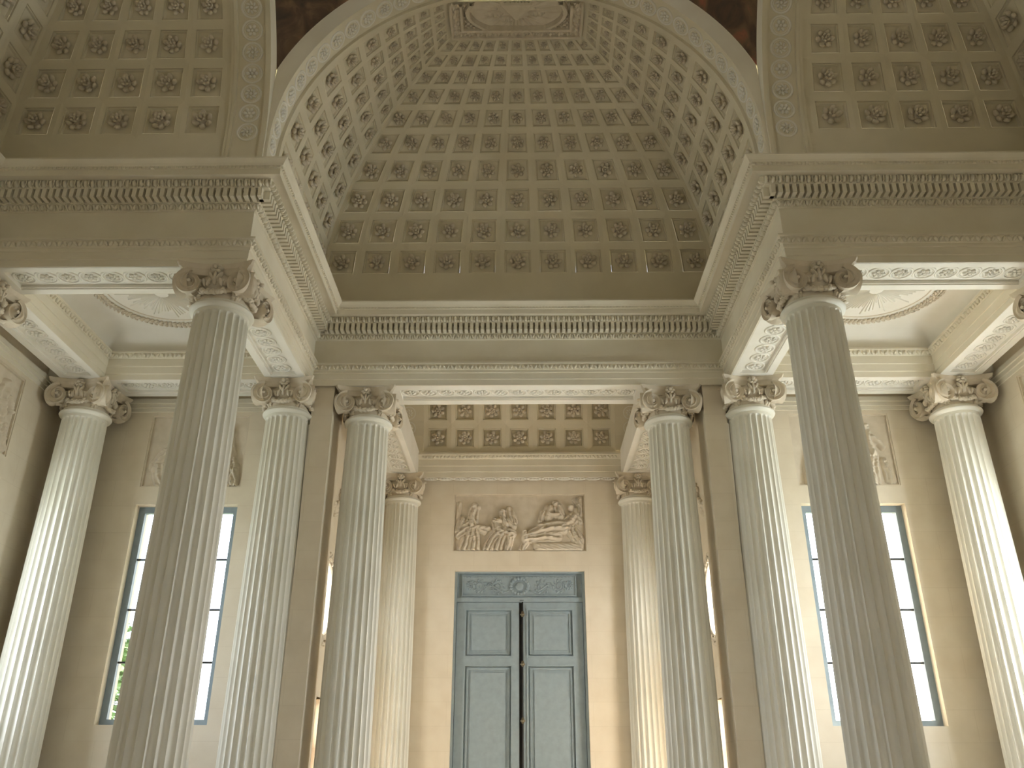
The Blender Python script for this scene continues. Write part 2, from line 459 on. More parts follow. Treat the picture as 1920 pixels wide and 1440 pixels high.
# dentils
mb = MB()
for mt, L in along(NAVE, 0.15, 0.086):
    mb.box(-L * 0.30, L * 0.30, -0.07, 0.06, 8.072, 8.2, mt)
tag(mb.build('dentils', 'trim', ent), kind='stuff')
# egg and dart above the dentils
mb = MB()
for mt, L in along(NAVE, 0.235, 0.086):
    mb.ell((0, -0.002, 8.247), (L * 0.32, 0.046, 0.050), 6, 4, mt)
    mb.box(L * 0.44, L * 0.56, -0.02, 0.028, 8.212, 8.285, mt)
tag(mb.build('egg_moulding', 'trim', ent, smooth=True, auto=50), kind='stuff')
# leaf and dart under the dentils
mb = MB()
for i, (mt, L) in enumerate(along(NAVE, 0.055, 0.115)):
    for sx in (-1, 1):
        mb.ell((sx * L * 0.2, 0.0, 8.028), (L * 0.18, 0.046, 0.045), 6, 4, mt, Matrix.Rotation(sx * 0.5, 4, 'Y'))
    mb.ell((L * 0.5, 0.0, 8.02), (L * 0.09, 0.045, 0.034), 6, 4, mt)
tag(mb.build('leaf_moulding', 'trim', ent, smooth=True), kind='stuff')
# small bead row under the cyma
mb = MB()
for mt, L in along(NAVE, 0.40, 0.05):
    mb.box(-L * 0.3, L * 0.3, -0.01, 0.016, 8.335, 8.362, mt)
tag(mb.build('bead_moulding', 'trim', ent), kind='stuff')
# leaf row on top of the architrave
mb = MB()
for i, (mt, L) in enumerate(along(NAVE, 0.065, 0.062)):
    mb.ell((0, 0.0, 7.488), (L * 0.34, 0.034, 0.040), 6, 4, mt, Matrix.Rotation(0.5 if i % 2 else -0.5, 4, 'Y'))
tag(mb.build('leaf_band', 'trim', ent, smooth=True), kind='stuff')

# ------------------------------------------------------------------ architrave beams with guilloche soffits
def beam(x0, x1, y0, y1, axis, c0, c1, label, group, zt=ZQ, n=None, side=0):
    """box beam; soffit carries a sunk panel between c0..c1 along axis with rosettes"""
    r = empty('ceiling_beam', ((x0 + x1) / 2, (y0 + y1) / 2, ZA)); tag(r, label, 'beam', group, 'thing')
    lx, ly = (x1 - x0) / 2, (y1 - y0) / 2
    cx, cy = (x0 + x1) / 2, (y0 + y1) / 2
    half = (ly if axis == 'x' else lx); pw = 0.20
    a0, a1 = (c0 - (cx if axis == 'x' else cy)), (c1 - (cx if axis == 'x' else cy))
    L0, L1 = (-lx, lx) if axis == 'x' else (-ly, ly)
    mb = MB(); H = zt - ZA; dp = 0.055
    def bx(u0, u1, v0, v1, z0, z1):
        if axis == 'x': mb.box(u0, u1, v0, v1, z0, z1)
        else: mb.box(v0, v1, u0, u1, z0, z1)
    bx(L0, L1, -half, half, dp, H)
    bx(L0, L1, -half, -pw, 0, dp); bx(L0, L1, pw, half, 0, dp)
    bx(L0, a0, -pw, pw, 0, dp); bx(a1, L1, -pw, pw, 0, dp)
    # inner moulding step
    bx(a0, a1, -pw, -pw + 0.022, 0.02, dp); bx(a0, a1, pw - 0.022, pw, 0.014, dp)
    mb.build('soffit_box', 'soffit', r)
    k = n or max(1, int(round((a1 - a0) / 0.278))); p = (a1 - a0) / k
    for i in range(k):
        t = a0 + (i + 0.5) * p
        c = (t, 0, dp) if axis == 'x' else (0, t, dp)
        sc = p * 0.462
        mt = frame_mat(c, (0, 0, -1), (1, 0, 0)) @ Matrix.Diagonal((sc, sc, sc * 1.0, 1))
        meshobj('soffit_rosette', srose_me[i % 2], r, mt)
    return r
for s, nm in ((-1, 'left'), (1, 'right')):
    g = 'guilloche beams over the aisle columns'
    a, b = sorted((s * 3.25, s * 7.26))
    c0, c1 = sorted((s * (XA + 0.47), s * (XO - 0.47)))
    beam(a, b, 8.69, 9.31, 'x', c0, c1, 'front beam over the %s aisle, white soffit with row of round rosettes' % nm, g, n=8)
    beam(a, b, 11.87, 12.49, 'x', c0, c1, 'beam along the back wall above the tall %s window' % nm, g, n=8)
    a, b = sorted((s * 3.25, s * 3.86))
    beam(a, b, 9.311, 11.869, 'y', 9.47, 11.71, 'beam from the big front column to the rear column on the %s of the nave' % nm, g, n=8)
    a, b = sorted((s * 6.38, s * 7.00))
    beam(a, b, 9.311, 11.869, 'y', 9.47, 11.71, 'outer beam beside the %s outer wall' % nm, g, n=8)
    # moulding inside the ceiling opening
    xa, xb = sorted((s * 3.86, s * 6.38))
    loop = [(xa, 9.31), (xa, 11.87), (xb, 11.87), (xb, 9.31)]
    t = empty('trim_2' if s < 0 else 'trim_3'); struct(t, 'stepped moulding framing the %s aisle ceiling' % nm, 'moulding')
    sweep(MB(), loop, [(-0.02, ZA + 0.001), (0.006, ZA + 0.001), (0.006, 7.29), (0.020, 7.296), (0.020, 7.41), (0.034, 7.416), (0.034, 7.545), (0.048, 7.55), (0.085, 7.62), (0.10, 7.625), (0.10, 7.65), (0.04, 7.66), (0.0, 7.69)], True).build('fascia', 'trim', t)
    mb = MB()
    for i, (mt, L) in enumerate(along(loop, 0.07, 0.07, True)):
        mb.ell((0, 0.0, 7.585), (L * 0.34, 0.034, 0.040), 6, 4, mt, Matrix.Rotation(0.5 if i % 2 else -0.5, 4, 'Y'))
    tag(mb.build('leaf_band', 'trim', t, smooth=True), kind='stuff')
    # moulding along the outer walls
    mb = MB()
    sweep(mb, [(s * XW, 8.7), (s * XW, YW), (s * 3.3, YW)] if s < 0 else [(3.3, YW), (XW, YW), (XW, 8.7)], [(0.0, 7.03), (0.012, 7.035), (0.012, 7.10), (0.03, 7.105), (0.03, 7.17), (0.05, 7.175), (0.05, 7.25), (0.0, 7.27)])
    struct(mb.build('trim_4' if s < 0 else 'trim_5', 'trim'), 'thin architrave moulding along the top of the %s outer walls' % nm, 'moulding')
    # cover over the slots between beams and walls
    x0, x1 = sorted((s * 3.0, s * 7.3))
    struct(MB().box(x0, x1, 12.49, 12.8, 7.45, 7.6).build('ceiling_slot_' + nm, 'trim'), 'narrow ceiling slot behind the %s rear beam' % nm, 'ceiling')
    x0, x1 = sorted((s * 7.0, s * 7.3))
    struct(MB().box(x0, x1, 8.7, 12.6, 7.45, 7.6).build('ceiling_gap_' + nm, 'trim'), 'narrow ceiling slot along the %s outer wall' % nm, 'ceiling')
    # near corner bay ceiling (out of frame, closes the room)
    x0, x1 = sorted((s * 3.2, s * 7.3))
    struct(MB().box(x0, x1, -1.9, 2.2, ZQ, ZC).build('ceiling_near_' + nm, 'soffit'), 'flat ceiling over the near %s corner' % nm, 'ceiling')
# centre beam and vestibule beams
beam(-2.85, 2.85, YB + 0.015, 12.86, 'x', -1.86, 1.86, 'wide beam across the nave over the two centre columns', None, n=13, zt=ZC)
for s, nm in ((-1, 'left'), (1, 'right')):
    a, b = sorted((s * 2.06, s * 2.66))
    beam(a, b, 12.861, YD, 'y', 13.02, 16.18, 'vestibule beam running back from the %s centre column to the door wall' % nm, 'vestibule side beams', n=11, zt=7.76)
bw = empty('trim_6'); struct(bw, 'architrave moulding across the door wall under the coffers', 'moulding')
sweep(MB(), [(-2.06, 16.55), (2.06, 16.55)], [(-0.02, ZA + 0.02), (-0.02, ZA), (0.0, ZA), (0.0, 7.31), (0.014, 7.316), (0.014, 7.43), (0.028, 7.436), (0.028, 7.575), (0.045, 7.58), (0.08, 7.65), (0.095, 7.655), (0.095, 7.69), (0.0, 7.72), (0.0, 7.76), (-0.3, 7.77)]).build('fascia', 'trim', bw)
mb = MB()
for i, (mt, L) in enumerate(along([(-2.0, 16.55), (2.0, 16.55)], 0.065, 0.075)):
    mb.ell((0, 0.0, 7.615), (L * 0.34, 0.022, 0.034), 6, 4, mt, Matrix.Rotation(0.5 if i % 2 else -0.5, 4, 'Y'))
tag(mb.build('leaf_band', 'trim', bw, smooth=True), kind='stuff')
for i in range(13):
    x = -1.80 + 3.6 * i / 12
    meshobj('soffit_rosette', srose_me[i % 2], bw, frame_mat((x, 16.66, ZA), (0, 0, -1), (1, 0, 0)) @ Matrix.Diagonal((0.14, 0.085, 0.07, 1)))

# ------------------------------------------------------------------ columns
def shaft_me():
    nf, per = 24, 8; z0, z1 = 0.42, ZN + 0.01
    zs = [z0, 0.47] + [0.47 + (6.50 - 0.47) * i / 12 for i in range(1, 13)] + [6.53, 6.56, 6.585, 6.60, 6.612, 6.63, z1]
    def rad(z):
        t = max(0, (z - 1.6)) / 5.06
        return 0.372 - 0.052 * (t ** 1.35)
    vs = []; fs = []; n = nf * per
    top = 6.61
    for z in zs:
        r = rad(z); w0 = 0.435 * 2 * PI / nf * r
        for j in range(n):
            a = 2 * PI * (j + 0.5 * 0) / n
            q = ((j % per) / per - 0.5)            # -0.5..0.5 across flute
            off = q * 2 * PI / nf * r
            ww = w0
            dd = top - z
            if dd < w0: ww = math.sqrt(max(0.0, w0 * w0 - (w0 - max(dd, 0)) ** 2)) if dd > 0 else 0
            d = 0
            if abs(off) < ww and ww > 0: d = 0.85 * math.sqrt(ww * ww - off * off)
            vs.append(((r - d) * math.cos(a), (r - d) * math.sin(a), z))
    for i in range(len(zs) - 1):
        for j in range(n):
            k = (j + 1) % n; fs.append((i * n + j, i * n + k, (i + 1) * n + k, (i + 1) * n + j))
    return mesh_of(MB().add(vs, fs), 'shaft', 'shaft', True, 35)
def volute_me(mir):
    NA, NR = 44, 22; b = 0.088; R = 0.188; vs = []; fs = []
    for i in range(NR + 1):
        for j in range(NA + 1):
            th = 2 * PI * j / NA
            Ro = R * math.exp(-b * th)
            q = i / NR
            r = Ro * (1 - q) ** 1.0 if i < NR else 0.0
            r = max(r, 0.0)
            rr_ = max(r, 0.012)
            t = (math.log(R / rr_) / b - th) / (2 * PI)
            fr = t - math.floor(t); d = min(fr, 1 - fr)
            ridge = math.exp(-(d / 0.15) ** 2)
            h = 0.040 * ridge + 0.030 * (1 - r / R)
            if r < 0.024: h = 0.072
            a = PI / 2 + th * (1 if mir else -1)
            vs.append((r * math.cos(a), r * math.sin(a), h))
    c = NA + 1
    for i in range(NR):
        for j in range(NA): fs.append((i * c + j, i * c + j + 1, (i + 1) * c + j + 1, (i + 1) * c + j))
    base = len(vs)
    for (k, dz) in ((0.96, -0.02), (0.84, -0.06), (0.90, -0.11), (0.98, -0.14)):
        for j in range(c):
            x, y, z = vs[j]; vs.append((x * k, y * k, dz))
    for q in range(4):
        u = base + q * c; v = base + (q - 1) * c if q else 0
        for j in range(NA): fs.append((u + j, u + j + 1, v + j + 1, v + j))
    return mesh_of(MB().add(vs, fs), 'volute', 'carve', True, 50)
def abacus_me():
    def outline(k, cut):
        pts = []
        for s in range(4):
            A = Matrix.Rotation(PI / 2 * s, 2)
            for i in range(11):
                t = -1 + 2 * i / 10
                x = t * (0.44 * k - cut); y = -(0.345 + 0.105 * t * t) * k
                pts.append(A @ Vector((x, y)))
        return pts
    lay = [(0.86, 0.03, 7.06), (0.90, 0.03, 7.065), (0.92, 0.03, 7.10), (0.97, 0.02, 7.135), (0.99, 0.015, 7.14), (1.0, 0.01, 7.155), (1.03, 0.01, 7.185), (1.03, 0.01, ZA)]
    vs = []; fs = []
    for k, c, z in lay:
        for p in outline(k, c): vs.append((p.x, p.y, z))
    n = 44
    for i in range(len(lay) - 1):
        for j in range(n):
            q = (j + 1) % n; fs.append((i * n + j, i * n + q, (i + 1) * n + q, (i + 1) * n + j))
    fs.append(tuple(range(n))[::-1]); fs.append(tuple((len(lay) - 1) * n + j for j in range(n)))
    return mesh_of(MB().add(vs, fs), 'abacus', 'carve', True, 30)
def fleuron_me():
    mb = MB()
    for i in range(6):
        a = 2 * PI * i / 6
        mb.ell((0.034 * math.cos(a), 0, 7.14 + 0.034 * math.sin(a)), (0.03, 0.03, 0.026), 6, 4)
    mb.ell((0, -0.035, 7.14), (0.022, 0.025, 0.022), 6, 4)
    mb.box(-0.012, 0.012, -0.02, 0.02, 6.96, 7.11)
    for sx in (-1, 1):
        mb.ell((sx * 0.035, 0.0, 7.05), (0.02, 0.025, 0.06), 6, 4, None, Matrix.Rotation(sx * 0.5, 4, 'Y'))
        mb.ell((sx * 0.055, 0.0, 6.985), (0.018, 0.025, 0.055), 6, 4, None, Matrix.Rotation(-sx * 0.25, 4, 'Y'))
        mb.ell((sx * 0.10, 0.01, 6.985), (0.02, 0.025, 0.05), 6, 4, None, Matrix.Rotation(sx * 0.3, 4, 'Y'))
        mb.ell((sx * 0.145, 0.02, 6.99), (0.016, 0.02, 0.045), 6, 4)
    return mesh_of(mb, 'fleuron', 'carve', True, None)
def garland_me():
    mb = MB(); rnd = random.Random(5)
    for i in range(22):
        t = -1 + 2 * i / 21
        a = t * R_(40); rr2 = 0.345
        z = 6.825 + 0.075 * t * t
        for q in range(2):
            mb.ell((rr2 * math.sin(a) + rnd.uniform(-.012, .012), -rr2 * math.cos(a) - rnd.uniform(0, .03), z + rnd.uniform(-.022, .022)), (0.030 + rnd.uniform(0, .010), 0.034, 0.026), 6, 4)
    return mesh_of(mb, 'garland', 'carve', True, None)
def husk_me():
    mb = MB(); rnd = random.Random(9)
    for i in range(9):
        t = i / 8
        r = 0.43 - 0.13 * t; z = 6.98 - 0.20 * t
        for sx in (-1, 1):
            mb.ell((sx * (0.05 - 0.02 * t) + rnd.uniform(-.01, .01), -r, z), (0.035, 0.03, 0.024), 6, 4)
        mb.ell((0, -r - 0.02, z), (0.022, 0.022, 0.03), 6, 4)
    return mesh_of(mb, 'leaf_spray', 'carve', True, None)
SH = shaft_me(); VOL = [volute_me(False), volute_me(True)]; ABA = abacus_me(); FLE = fleuron_me(); GAR = garland_me(); HUS = husk_me()
AST = mesh_of(MB().lathe([(0.315, 6.655), (0.345, 6.66), (0.368, 6.675), (0.378, 6.695), (0.372, 6.715), (0.352, 6.73), (0.345, 6.732), (0.345, 6.748), (0.33, 6.752), (0.31, 6.77)], 48), 'astragal', 'shaft', True, 40)
NECK = mesh_of(MB().lathe([(0.31, 6.75), (0.312, 6.87), (0.33, 6.89), (0.335, 6.90), (0.36, 6.93), (0.385, 6.975), (0.385, 6.99), (0.34, 7.02), (0.33, 7.08)], 48), 'echinus', 'carve', True, 40)
BASE = mesh_of(MB().box(-0.5, 0.5, -0.5, 0.5, 0, 0.12).lathe([(0.49, 0.12), (0.50, 0.16), (0.49, 0.20), (0.45, 0.21), (0.42, 0.25), (0.42, 0.29), (0.44, 0.31), (0.445, 0.34), (0.43, 0.37), (0.40, 0.38), (0.395, 0.42), (0.36, 0.43)], 48), 'base', 'shaft', True, 40)
eg = MB()
for i in range(36):
    a = 2 * PI * i / 36
    eg.ell((0.37 * math.cos(a), 0.37 * math.sin(a), 6.948), (0.022, 0.026, 0.036), 6, 4, None, None)
EGG = mesh_of(eg, 'egg_band', 'carve', True, None)
I4 = Matrix.Identity(4)
def column(x, y, label, rz=0):
    c = empty('fluted_column', (x, y, 0), rz); tag(c, label, 'column', 'fluted columns with scroll capitals', 'thing')
    meshobj('base', BASE, c, I4); meshobj('shaft', SH, c, I4); meshobj('astragal', AST, c, I4)
    cap = meshobj('capital', NECK, c, I4)
    meshobj('abacus', ABA, cap, I4)
    tag(meshobj('egg_band', EGG, cap, I4), kind='stuff')
    for k in range(4):
        Rz = Matrix.Rotation(PI / 2 * k, 4, 'Z')
        for sx in (-1, 1):
            t = R_(13)
            nrm = (-sx * math.sin(t), -math.cos(t), -0.05)
            mt = Rz @ frame_mat((sx * 0.292, -0.395, 6.925), nrm, (1, 0, 0))
            meshobj('volute', VOL[1 if sx < 0 else 0], cap, mt)
        meshobj('fleuron', FLE, cap, Rz @ Matrix.Translation((0, -0.375, -1.085)) @ Matrix.Diagonal((1.3, 1.6, 1.15, 1)))
        meshobj('garland', GAR, cap, Rz)
        meshobj('leaf_spray', HUS, cap, Rz @ Matrix.Rotation(PI / 4, 4, 'Z'))
    return c
for s, nm in ((-1, 'left'), (1, 'right')):
    column(s * XA, Y1, 'largest fluted column on the %s, standing in front of the tall window' % nm)
    column(s * XO, Y1, 'fluted column cut by the %s edge of the picture, only scrolls visible' % nm)
    column(s * XO, Y2, 'outer fluted column by the %s outer wall, leaning in at picture edge' % nm)
    column(s * XA, Y2, 'fluted column against the plain pier on the %s of the nave' % nm)
    column(s * XC, Y3, 'fluted column on the %s of the central opening under the wide beam' % nm)
    column(s * XC, Y4, 'farthest fluted column on the %s, beside the blue-grey door' % nm)

# ------------------------------------------------------------------ coffered cloister vaults (three arms) in arm-local axes
RV = 3.25; YA_L = 9.22 - YC0; YB_L = YB - YC0
PHI = [6.3]
for i in range(9):
    p = PHI[-1]; q = p
    for _ in range(8): q = p + 10.0 * math.cos(R_((p + q) / 2))
    PHI.append(q)
PB = [PHI[0] - 5.0]
for i in range(9): PB.append((PHI[i] + PHI[i + 1]) / 2)
PB.append(PHI[9] + 1.9); PTOP = PB[-1] + 0.8
def VP(sec, s, ph, d=0.0):
    """sec 'b': s in -1..1 across; sec 'l','r': s in 0..1 from arch to hip"""
    c, sn = math.cos(R_(ph)), math.sin(R_(ph)); h = RV * c
    if sec == 'b': return Vector((s * h, YB_L - RV + (RV + d) * c + (W - RV) * 0, ZS + (RV + d) * sn))
    yh = YB_L - RV + RV * c; x = (RV + d) * c
    return Vector(((-x if sec == 'l' else x), YA_L + s * (yh - YA_L), ZS + (RV + d) * sn))
FW, FH = 0.74, 0.74
COFFER_ME = {}; 
def coffer_geo(sec, i, n, row):
    if sec == 'b': s0, s1 = -1 + 2 * i / n, -1 + 2 * (i + 1) / n
    else: s0, s1 = 0.02 + 0.96 * i / n, 0.02 + 0.96 * (i + 1) / n
    p0, p1 = PB[row], PB[row + 1]
    sc, pc = (s0 + s1) / 2, (p0 + p1) / 2
    hs, hp = (s1 - s0) / 2, (p1 - p0) / 2
    return s0, s1, p0, p1, sc, pc, hs, hp
def vault_shell(holes_fn):
    mb = MB()
    for sec, n in (('b', 11), ('l', 5), ('r', 5)):
        lo, hi = (-1, 1) if sec == 'b' else (0, 1)
        def quad(s0, s1, p0, p1):
            mb.add([VP(sec, s0, p0), VP(sec, s1, p0), VP(sec, s1, p1), VP(sec, s0, p1)], [(0, 1, 2, 3)])
        # lower plain band (stilted) and top band
        a = [VP(sec, lo, 0), VP(sec, hi, 0)]
        vs = [Vector((p.x, p.y, ZC - 0.05)) for p in a] + [Vector((p.x, p.y, ZS)) for p in a][::-1]
        mb.add(vs, [(0, 1, 2, 3)])
        quad(lo, hi, 0, PB[0]); quad(lo, hi, PB[-1], PTOP)
        if sec != 'b':
            for row in range(10):
                quad(0, 0.02, PB[row], PB[row + 1]); quad(0.98, 1, PB[row], PB[row + 1])
        for row in range(10):
            for i in range(n):
                s0, s1, p0, p1, sc, pc, hs, hp = coffer_geo(sec, i, n, row)
                if not holes_fn(sec, i, row): quad(s0, s1, p0, p1); continue
                a0, a1 = sc - hs * FW, sc + hs * FW; b0, b1 = pc - hp * FH, pc + hp * FH
                o = [VP(sec, s0, p0), VP(sec, s1, p0), VP(sec, s1, p1), VP(sec, s0, p1)]
                q = [VP(sec, a0, b0), VP(sec, a1, b0), VP(sec, a1, b1), VP(sec, a0, b1)]
                mb.add(o + q, [(0, 1, 5, 4), (1, 2, 6, 5), (2, 3, 7, 6), (3, 0, 4, 7)])
    return mb
def coffer_me(sec, i, n, row):
    key = (sec, i, row)
    if key in COFFER_ME: return COFFER_ME[key]
    s0, s1, p0, p1, sc, pc, hs, hp = coffer_geo(sec, i, n, row)
    k = math.cos(R_(pc))
    c = VP(sec, sc, pc, 0.048 * (0.35 + 0.65 * k))
    lay = [(1.0, -0.004), (0.98, 0.020), (0.92, 0.022), (0.89, 0.032), (0.84, 0.048)]
    vs = []; fs = []
    dsc = 0.35 + 0.65 * k
    for (f, d) in lay:
        for (a, b) in ((-1, -1), (1, -1), (1, 1), (-1, 1)):
            vs.append(VP(sec, sc + a * hs * FW * f, pc + b * hp * FH * f, d * dsc) - c)
    for l in range(len(lay) - 1):
        for j in range(4):
            q = (j + 1) % 4; fs.append((l * 4 + j, l * 4 + q, (l + 1) * 4 + q, (l + 1) * 4 + j))
    L = (len(lay) - 1) * 4; fs.append((L, L + 1, L + 2, L + 3))
    me = mesh_of(MB().add(vs, fs), 'coffer', 'vault', False)
    # rosette frame: normal toward inside
    if sec == 'b': nrm = Vector((0, -math.cos(R_(pc)), -math.sin(R_(pc)))); xd = (1, 0, 0)
    else: nrm = Vector(((1 if sec == 'l' else -1) * math.cos(R_(pc)), 0, -math.sin(R_(pc)))); xd = (0, 1, 0)
    wdt = (VP(sec, sc + hs * FW, pc) - VP(sec, sc - hs * FW, pc)).length
    hgt = (VP(sec, sc, pc + hp * FH) - VP(sec, sc, pc - hp * FH)).length
    COFFER_ME[key] = (me, c, nrm, xd, min(wdt, hgt) * 0.375)
    return COFFER_ME[key]
def arm_vault(name, rz, label, fn, panel=False):
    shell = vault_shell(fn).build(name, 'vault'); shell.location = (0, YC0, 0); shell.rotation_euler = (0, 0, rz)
    struct(shell, label, 'vault')
    for sec, n in (('b', 11), ('l', 5), ('r', 5)):
        for row in range(10):
            for i in range(n):
                if not fn(sec, i, row): continue
                me, c, nrm, xd, rs = coffer_me(sec, i, n, row)
                co = meshobj('coffer', me, shell, Matrix.Translation(c))
                ang_ = random.uniform(0, 1.0)
                mt = frame_mat((0, 0, 0), nrm, xd) @ Matrix.Rotation(ang_, 4, 'Z') @ Matrix.Diagonal((rs, rs, rs * 1.4, 1))
                meshobj('rosette', rosette_me[(i + row) % 2], co, mt)
    return shell
v_main = arm_vault('ceiling', 0, 'coffered cloister vault over the nave arm with a carved rosette in every coffer', lambda s, i, r: True)
v_left = arm_vault('ceiling_left', PI / 2, 'coffered vault over the left arm, cut by the left picture edge', lambda s, i, r: (s == 'r' and r < 8) or (s == 'b' and i >= 5 and r < 7))
v_right = arm_vault('ceiling_right', -PI / 2, 'coffered vault over the right arm, cut by the right picture edge', lambda s, i, r: (s == 'l' and r < 8) or (s == 'b' and i <= 5 and r < 7))
v_near = arm_vault('ceiling_near', PI, 'plain vault over the arm where the viewer stands', lambda s, i, r: False)
# crown panels
zp = VP('b', 0, PTOP).z; yp = VP('b', 0, PTOP).y; xp = RV * math.cos(R_(PTOP))
def hf_mesh(X, Yv, Hf, mask, place, eps=0.0):
    """height field on a grid -> verts/faces, cells kept where mask is true"""
    ny, nx = X.shape; idx = -np.ones((ny, nx), int); vs = []; fs = []
    cell = mask[:-1, :-1] | mask[1:, :-1] | mask[:-1, 1:] | mask[1:, 1:]
    for j in range(ny - 1):
        for i in range(nx - 1):
            if not cell[j, i]: continue
            q = []
            for (b, a) in ((j, i), (j, i + 1), (j + 1, i + 1), (j + 1, i)):
                if idx[b, a] < 0:
                    idx[b, a] = len(vs); vs.append(place(X[b, a], Yv[b, a], Hf[b, a] if mask[b, a] else -0.004))
                q.append(int(idx[b, a]))
            fs.append(tuple(q))
    return MB().add(vs, fs)
for nm, par, fancy in (('main', v_main, True), ('left', v_left, False), ('right', v_right, False), ('near', v_near, False)):
    MB().add([(-xp, YA_L, zp), (xp, YA_L, zp), (xp, yp, zp), (-xp, yp, zp)], [(0, 1, 2, 3)]).build('crown_panel', 'vault', par)
# carved crown panel of the nave arm
gx, gy = np.meshgrid(np.linspace(-xp + 0.02, xp - 0.02, 170), np.linspace(YA_L, yp - 0.02, 90))
ocy = YA_L + 0.16; oa, ob = 0.70, 0.36
e = np.sqrt((gx / oa) ** 2 + ((gy - ocy) / ob) ** 2)
edge = np.minimum(np.minimum(xp - 0.02 - np.abs(gx), yp - 0.02 - gy), 9)
H = np.zeros_like(gx)
band = (edge > 0.03) & (edge < 0.15)
H += np.where(edge < 0.03, 0.05, 0)
H += np.where(band, 0.025 + 0.014 * np.sin(70 * gx + 20 * gy) * np.sin(60 * gy - 25 * gx), 0)
H += np.where((edge >= 0.15) & (edge < 0.19), 0.06, 0)
inn = edge >= 0.19
H += np.where(inn & (e > 1.0) & (e < 1.10), 0.05, 0)
H += np.where(inn & (e >= 1.13), 0.012 + 0.02 * (np.sin(75 * gx) * np.sin(75 * gy) > 0), 0)
ang_ = np.arctan2(gy - ocy, gx)
rays = (e < 1.0) & (e > 0.42)
H += np.where(rays, 0.018 * np.maximum(0, np.sin(ang_ * 26 + 1.2 * np.sin(ang_ * 7))) * (1.0 - e) * 2, 0)
tri = (gy - ocy < 0.13) & (gy - ocy > -0.16) & (np.abs(gx) < 0.16 * (1 - (gy - ocy + 0.05) / 0.2))
H = np.where(tri & (e < 0.6), 0.045, H)
for (bx, by) in ((-0.33, 0.06), (0.30, 0.05), (-0.16, 0.15)):
    d = np.sqrt(((gx - bx) / 0.13) ** 2 + ((gy - ocy - by) / 0.05) ** 2)
    H = np.where(d < 1, np.maximum(H, 0.045 * np.sqrt(np.maximum(0, 1 - d * d)) * (0.75 + 0.25 * np.sin(gx * 90))), H)
cp = hf_mesh(gx, gy, H, np.ones_like(gx, bool), lambda x, y, h: (x, y, zp - 0.008 - 1.7 * h))
tag(cp.build('crown_relief', 'carve', v_main, smooth=True, auto=50), 'carved crown panel with an oval glory of rays')

# transverse arch bands (soffit with rosettes + archivolt face) for the four arms
RA = 3.19
def arch_band(name, rz, label, a_from, a_to):
    r = empty(name, (0, YC0, 0), rz); struct(r, label, 'arch')
    y0, y1 = W, YA_L; n = 60; mb = MB(); vs = []; fs = []
    prof = [(RA, y0), (RA, y0 + 0.07), (RA + 0.045, y0 + 0.075), (RA + 0.045, y1 - 0.10), (RA, y1 - 0.095), (RA, y1 - 0.055), (RA + 0.012, y1 - 0.05), (RA + 0.012, y1 - 0.01), (RV + 0.02, y1 + 0.002)]
    th = [(None, ZC - 0.05)] + [(PI * i / n, 0) for i in range(n + 1)] + [(None, ZC - 0.05)]
    for k, (t, zz) in enumerate(th):
        for (rad, y) in prof:
            if t is None: vs.append(((rad if k == 0 else -rad), y, zz))
            else: vs.append((rad * math.cos(t), y, ZS + rad * math.sin(t)))
    c = len(prof)
    for k in range(len(th) - 1):
        for j in range(c - 1): fs.append((k * c + j, k * c + j + 1, (k + 1) * c + j + 1, (k + 1) * c + j))
    mb.add(vs, fs); mb.build('arch_soffit', 'vault', r, smooth=True, auto=30)
    # archivolt face clipped by the crossing corner
    mb = MB(); vs = []; fs = []
    for k, (t, zz) in enumerate(th):
        sg = 1 if k == 0 else -1
        if t is None:
            vs += [(sg * RA, y0, zz), (sg * W, y0, zz)]
        else:
            vs.append((RA * math.cos(t), y0, ZS + RA * math.sin(t)))
            ro = 3.45; x = ro * math.cos(t); z = ro * math.sin(t)
            if abs(x) > W: z = z * W / abs(x); x = math.copysign(W, x)
            vs.append((x, y0, ZS + z))
    for k in range(len(th) - 1): fs.append((2 * k, 2 * k + 1, 2 * k + 3, 2 * k + 2))
    mb.add(vs, fs); mb.build('archivolt', 'trim', r)
    na = 35
    ym = (y0 + 0.075 + y1 - 0.10) / 2
    for i in range(na):
        a = (i + 0.5) * 180 / na
        if a < a_from or a > a_to: continue
        t = R_(a)
        c_ = ((RA + 0.045) * math.cos(t), ym, ZS + (RA + 0.045) * math.sin(t))
        mt = frame_mat(c_, (-math.cos(t), 0, -math.sin(t)), (0, 1, 0)) @ Matrix.Diagonal((0.128, 0.128, 0.12, 1))
        meshobj('soffit_rosette', srose_me[i % 2], r, mt)
    return r
arch_band('trim_7', 0, 'wide arch band with round rosettes at the front of the nave vault', 0, 180)
arch_band('trim_8', PI / 2, 'vertical arch band with round rosettes at the top left', 0, 60)
arch_band('trim_9', -PI / 2, 'vertical arch band with round rosettes at the top right', 120, 180)
arch_band('trim_10', PI, 'arch band over the viewer', 999, 0)
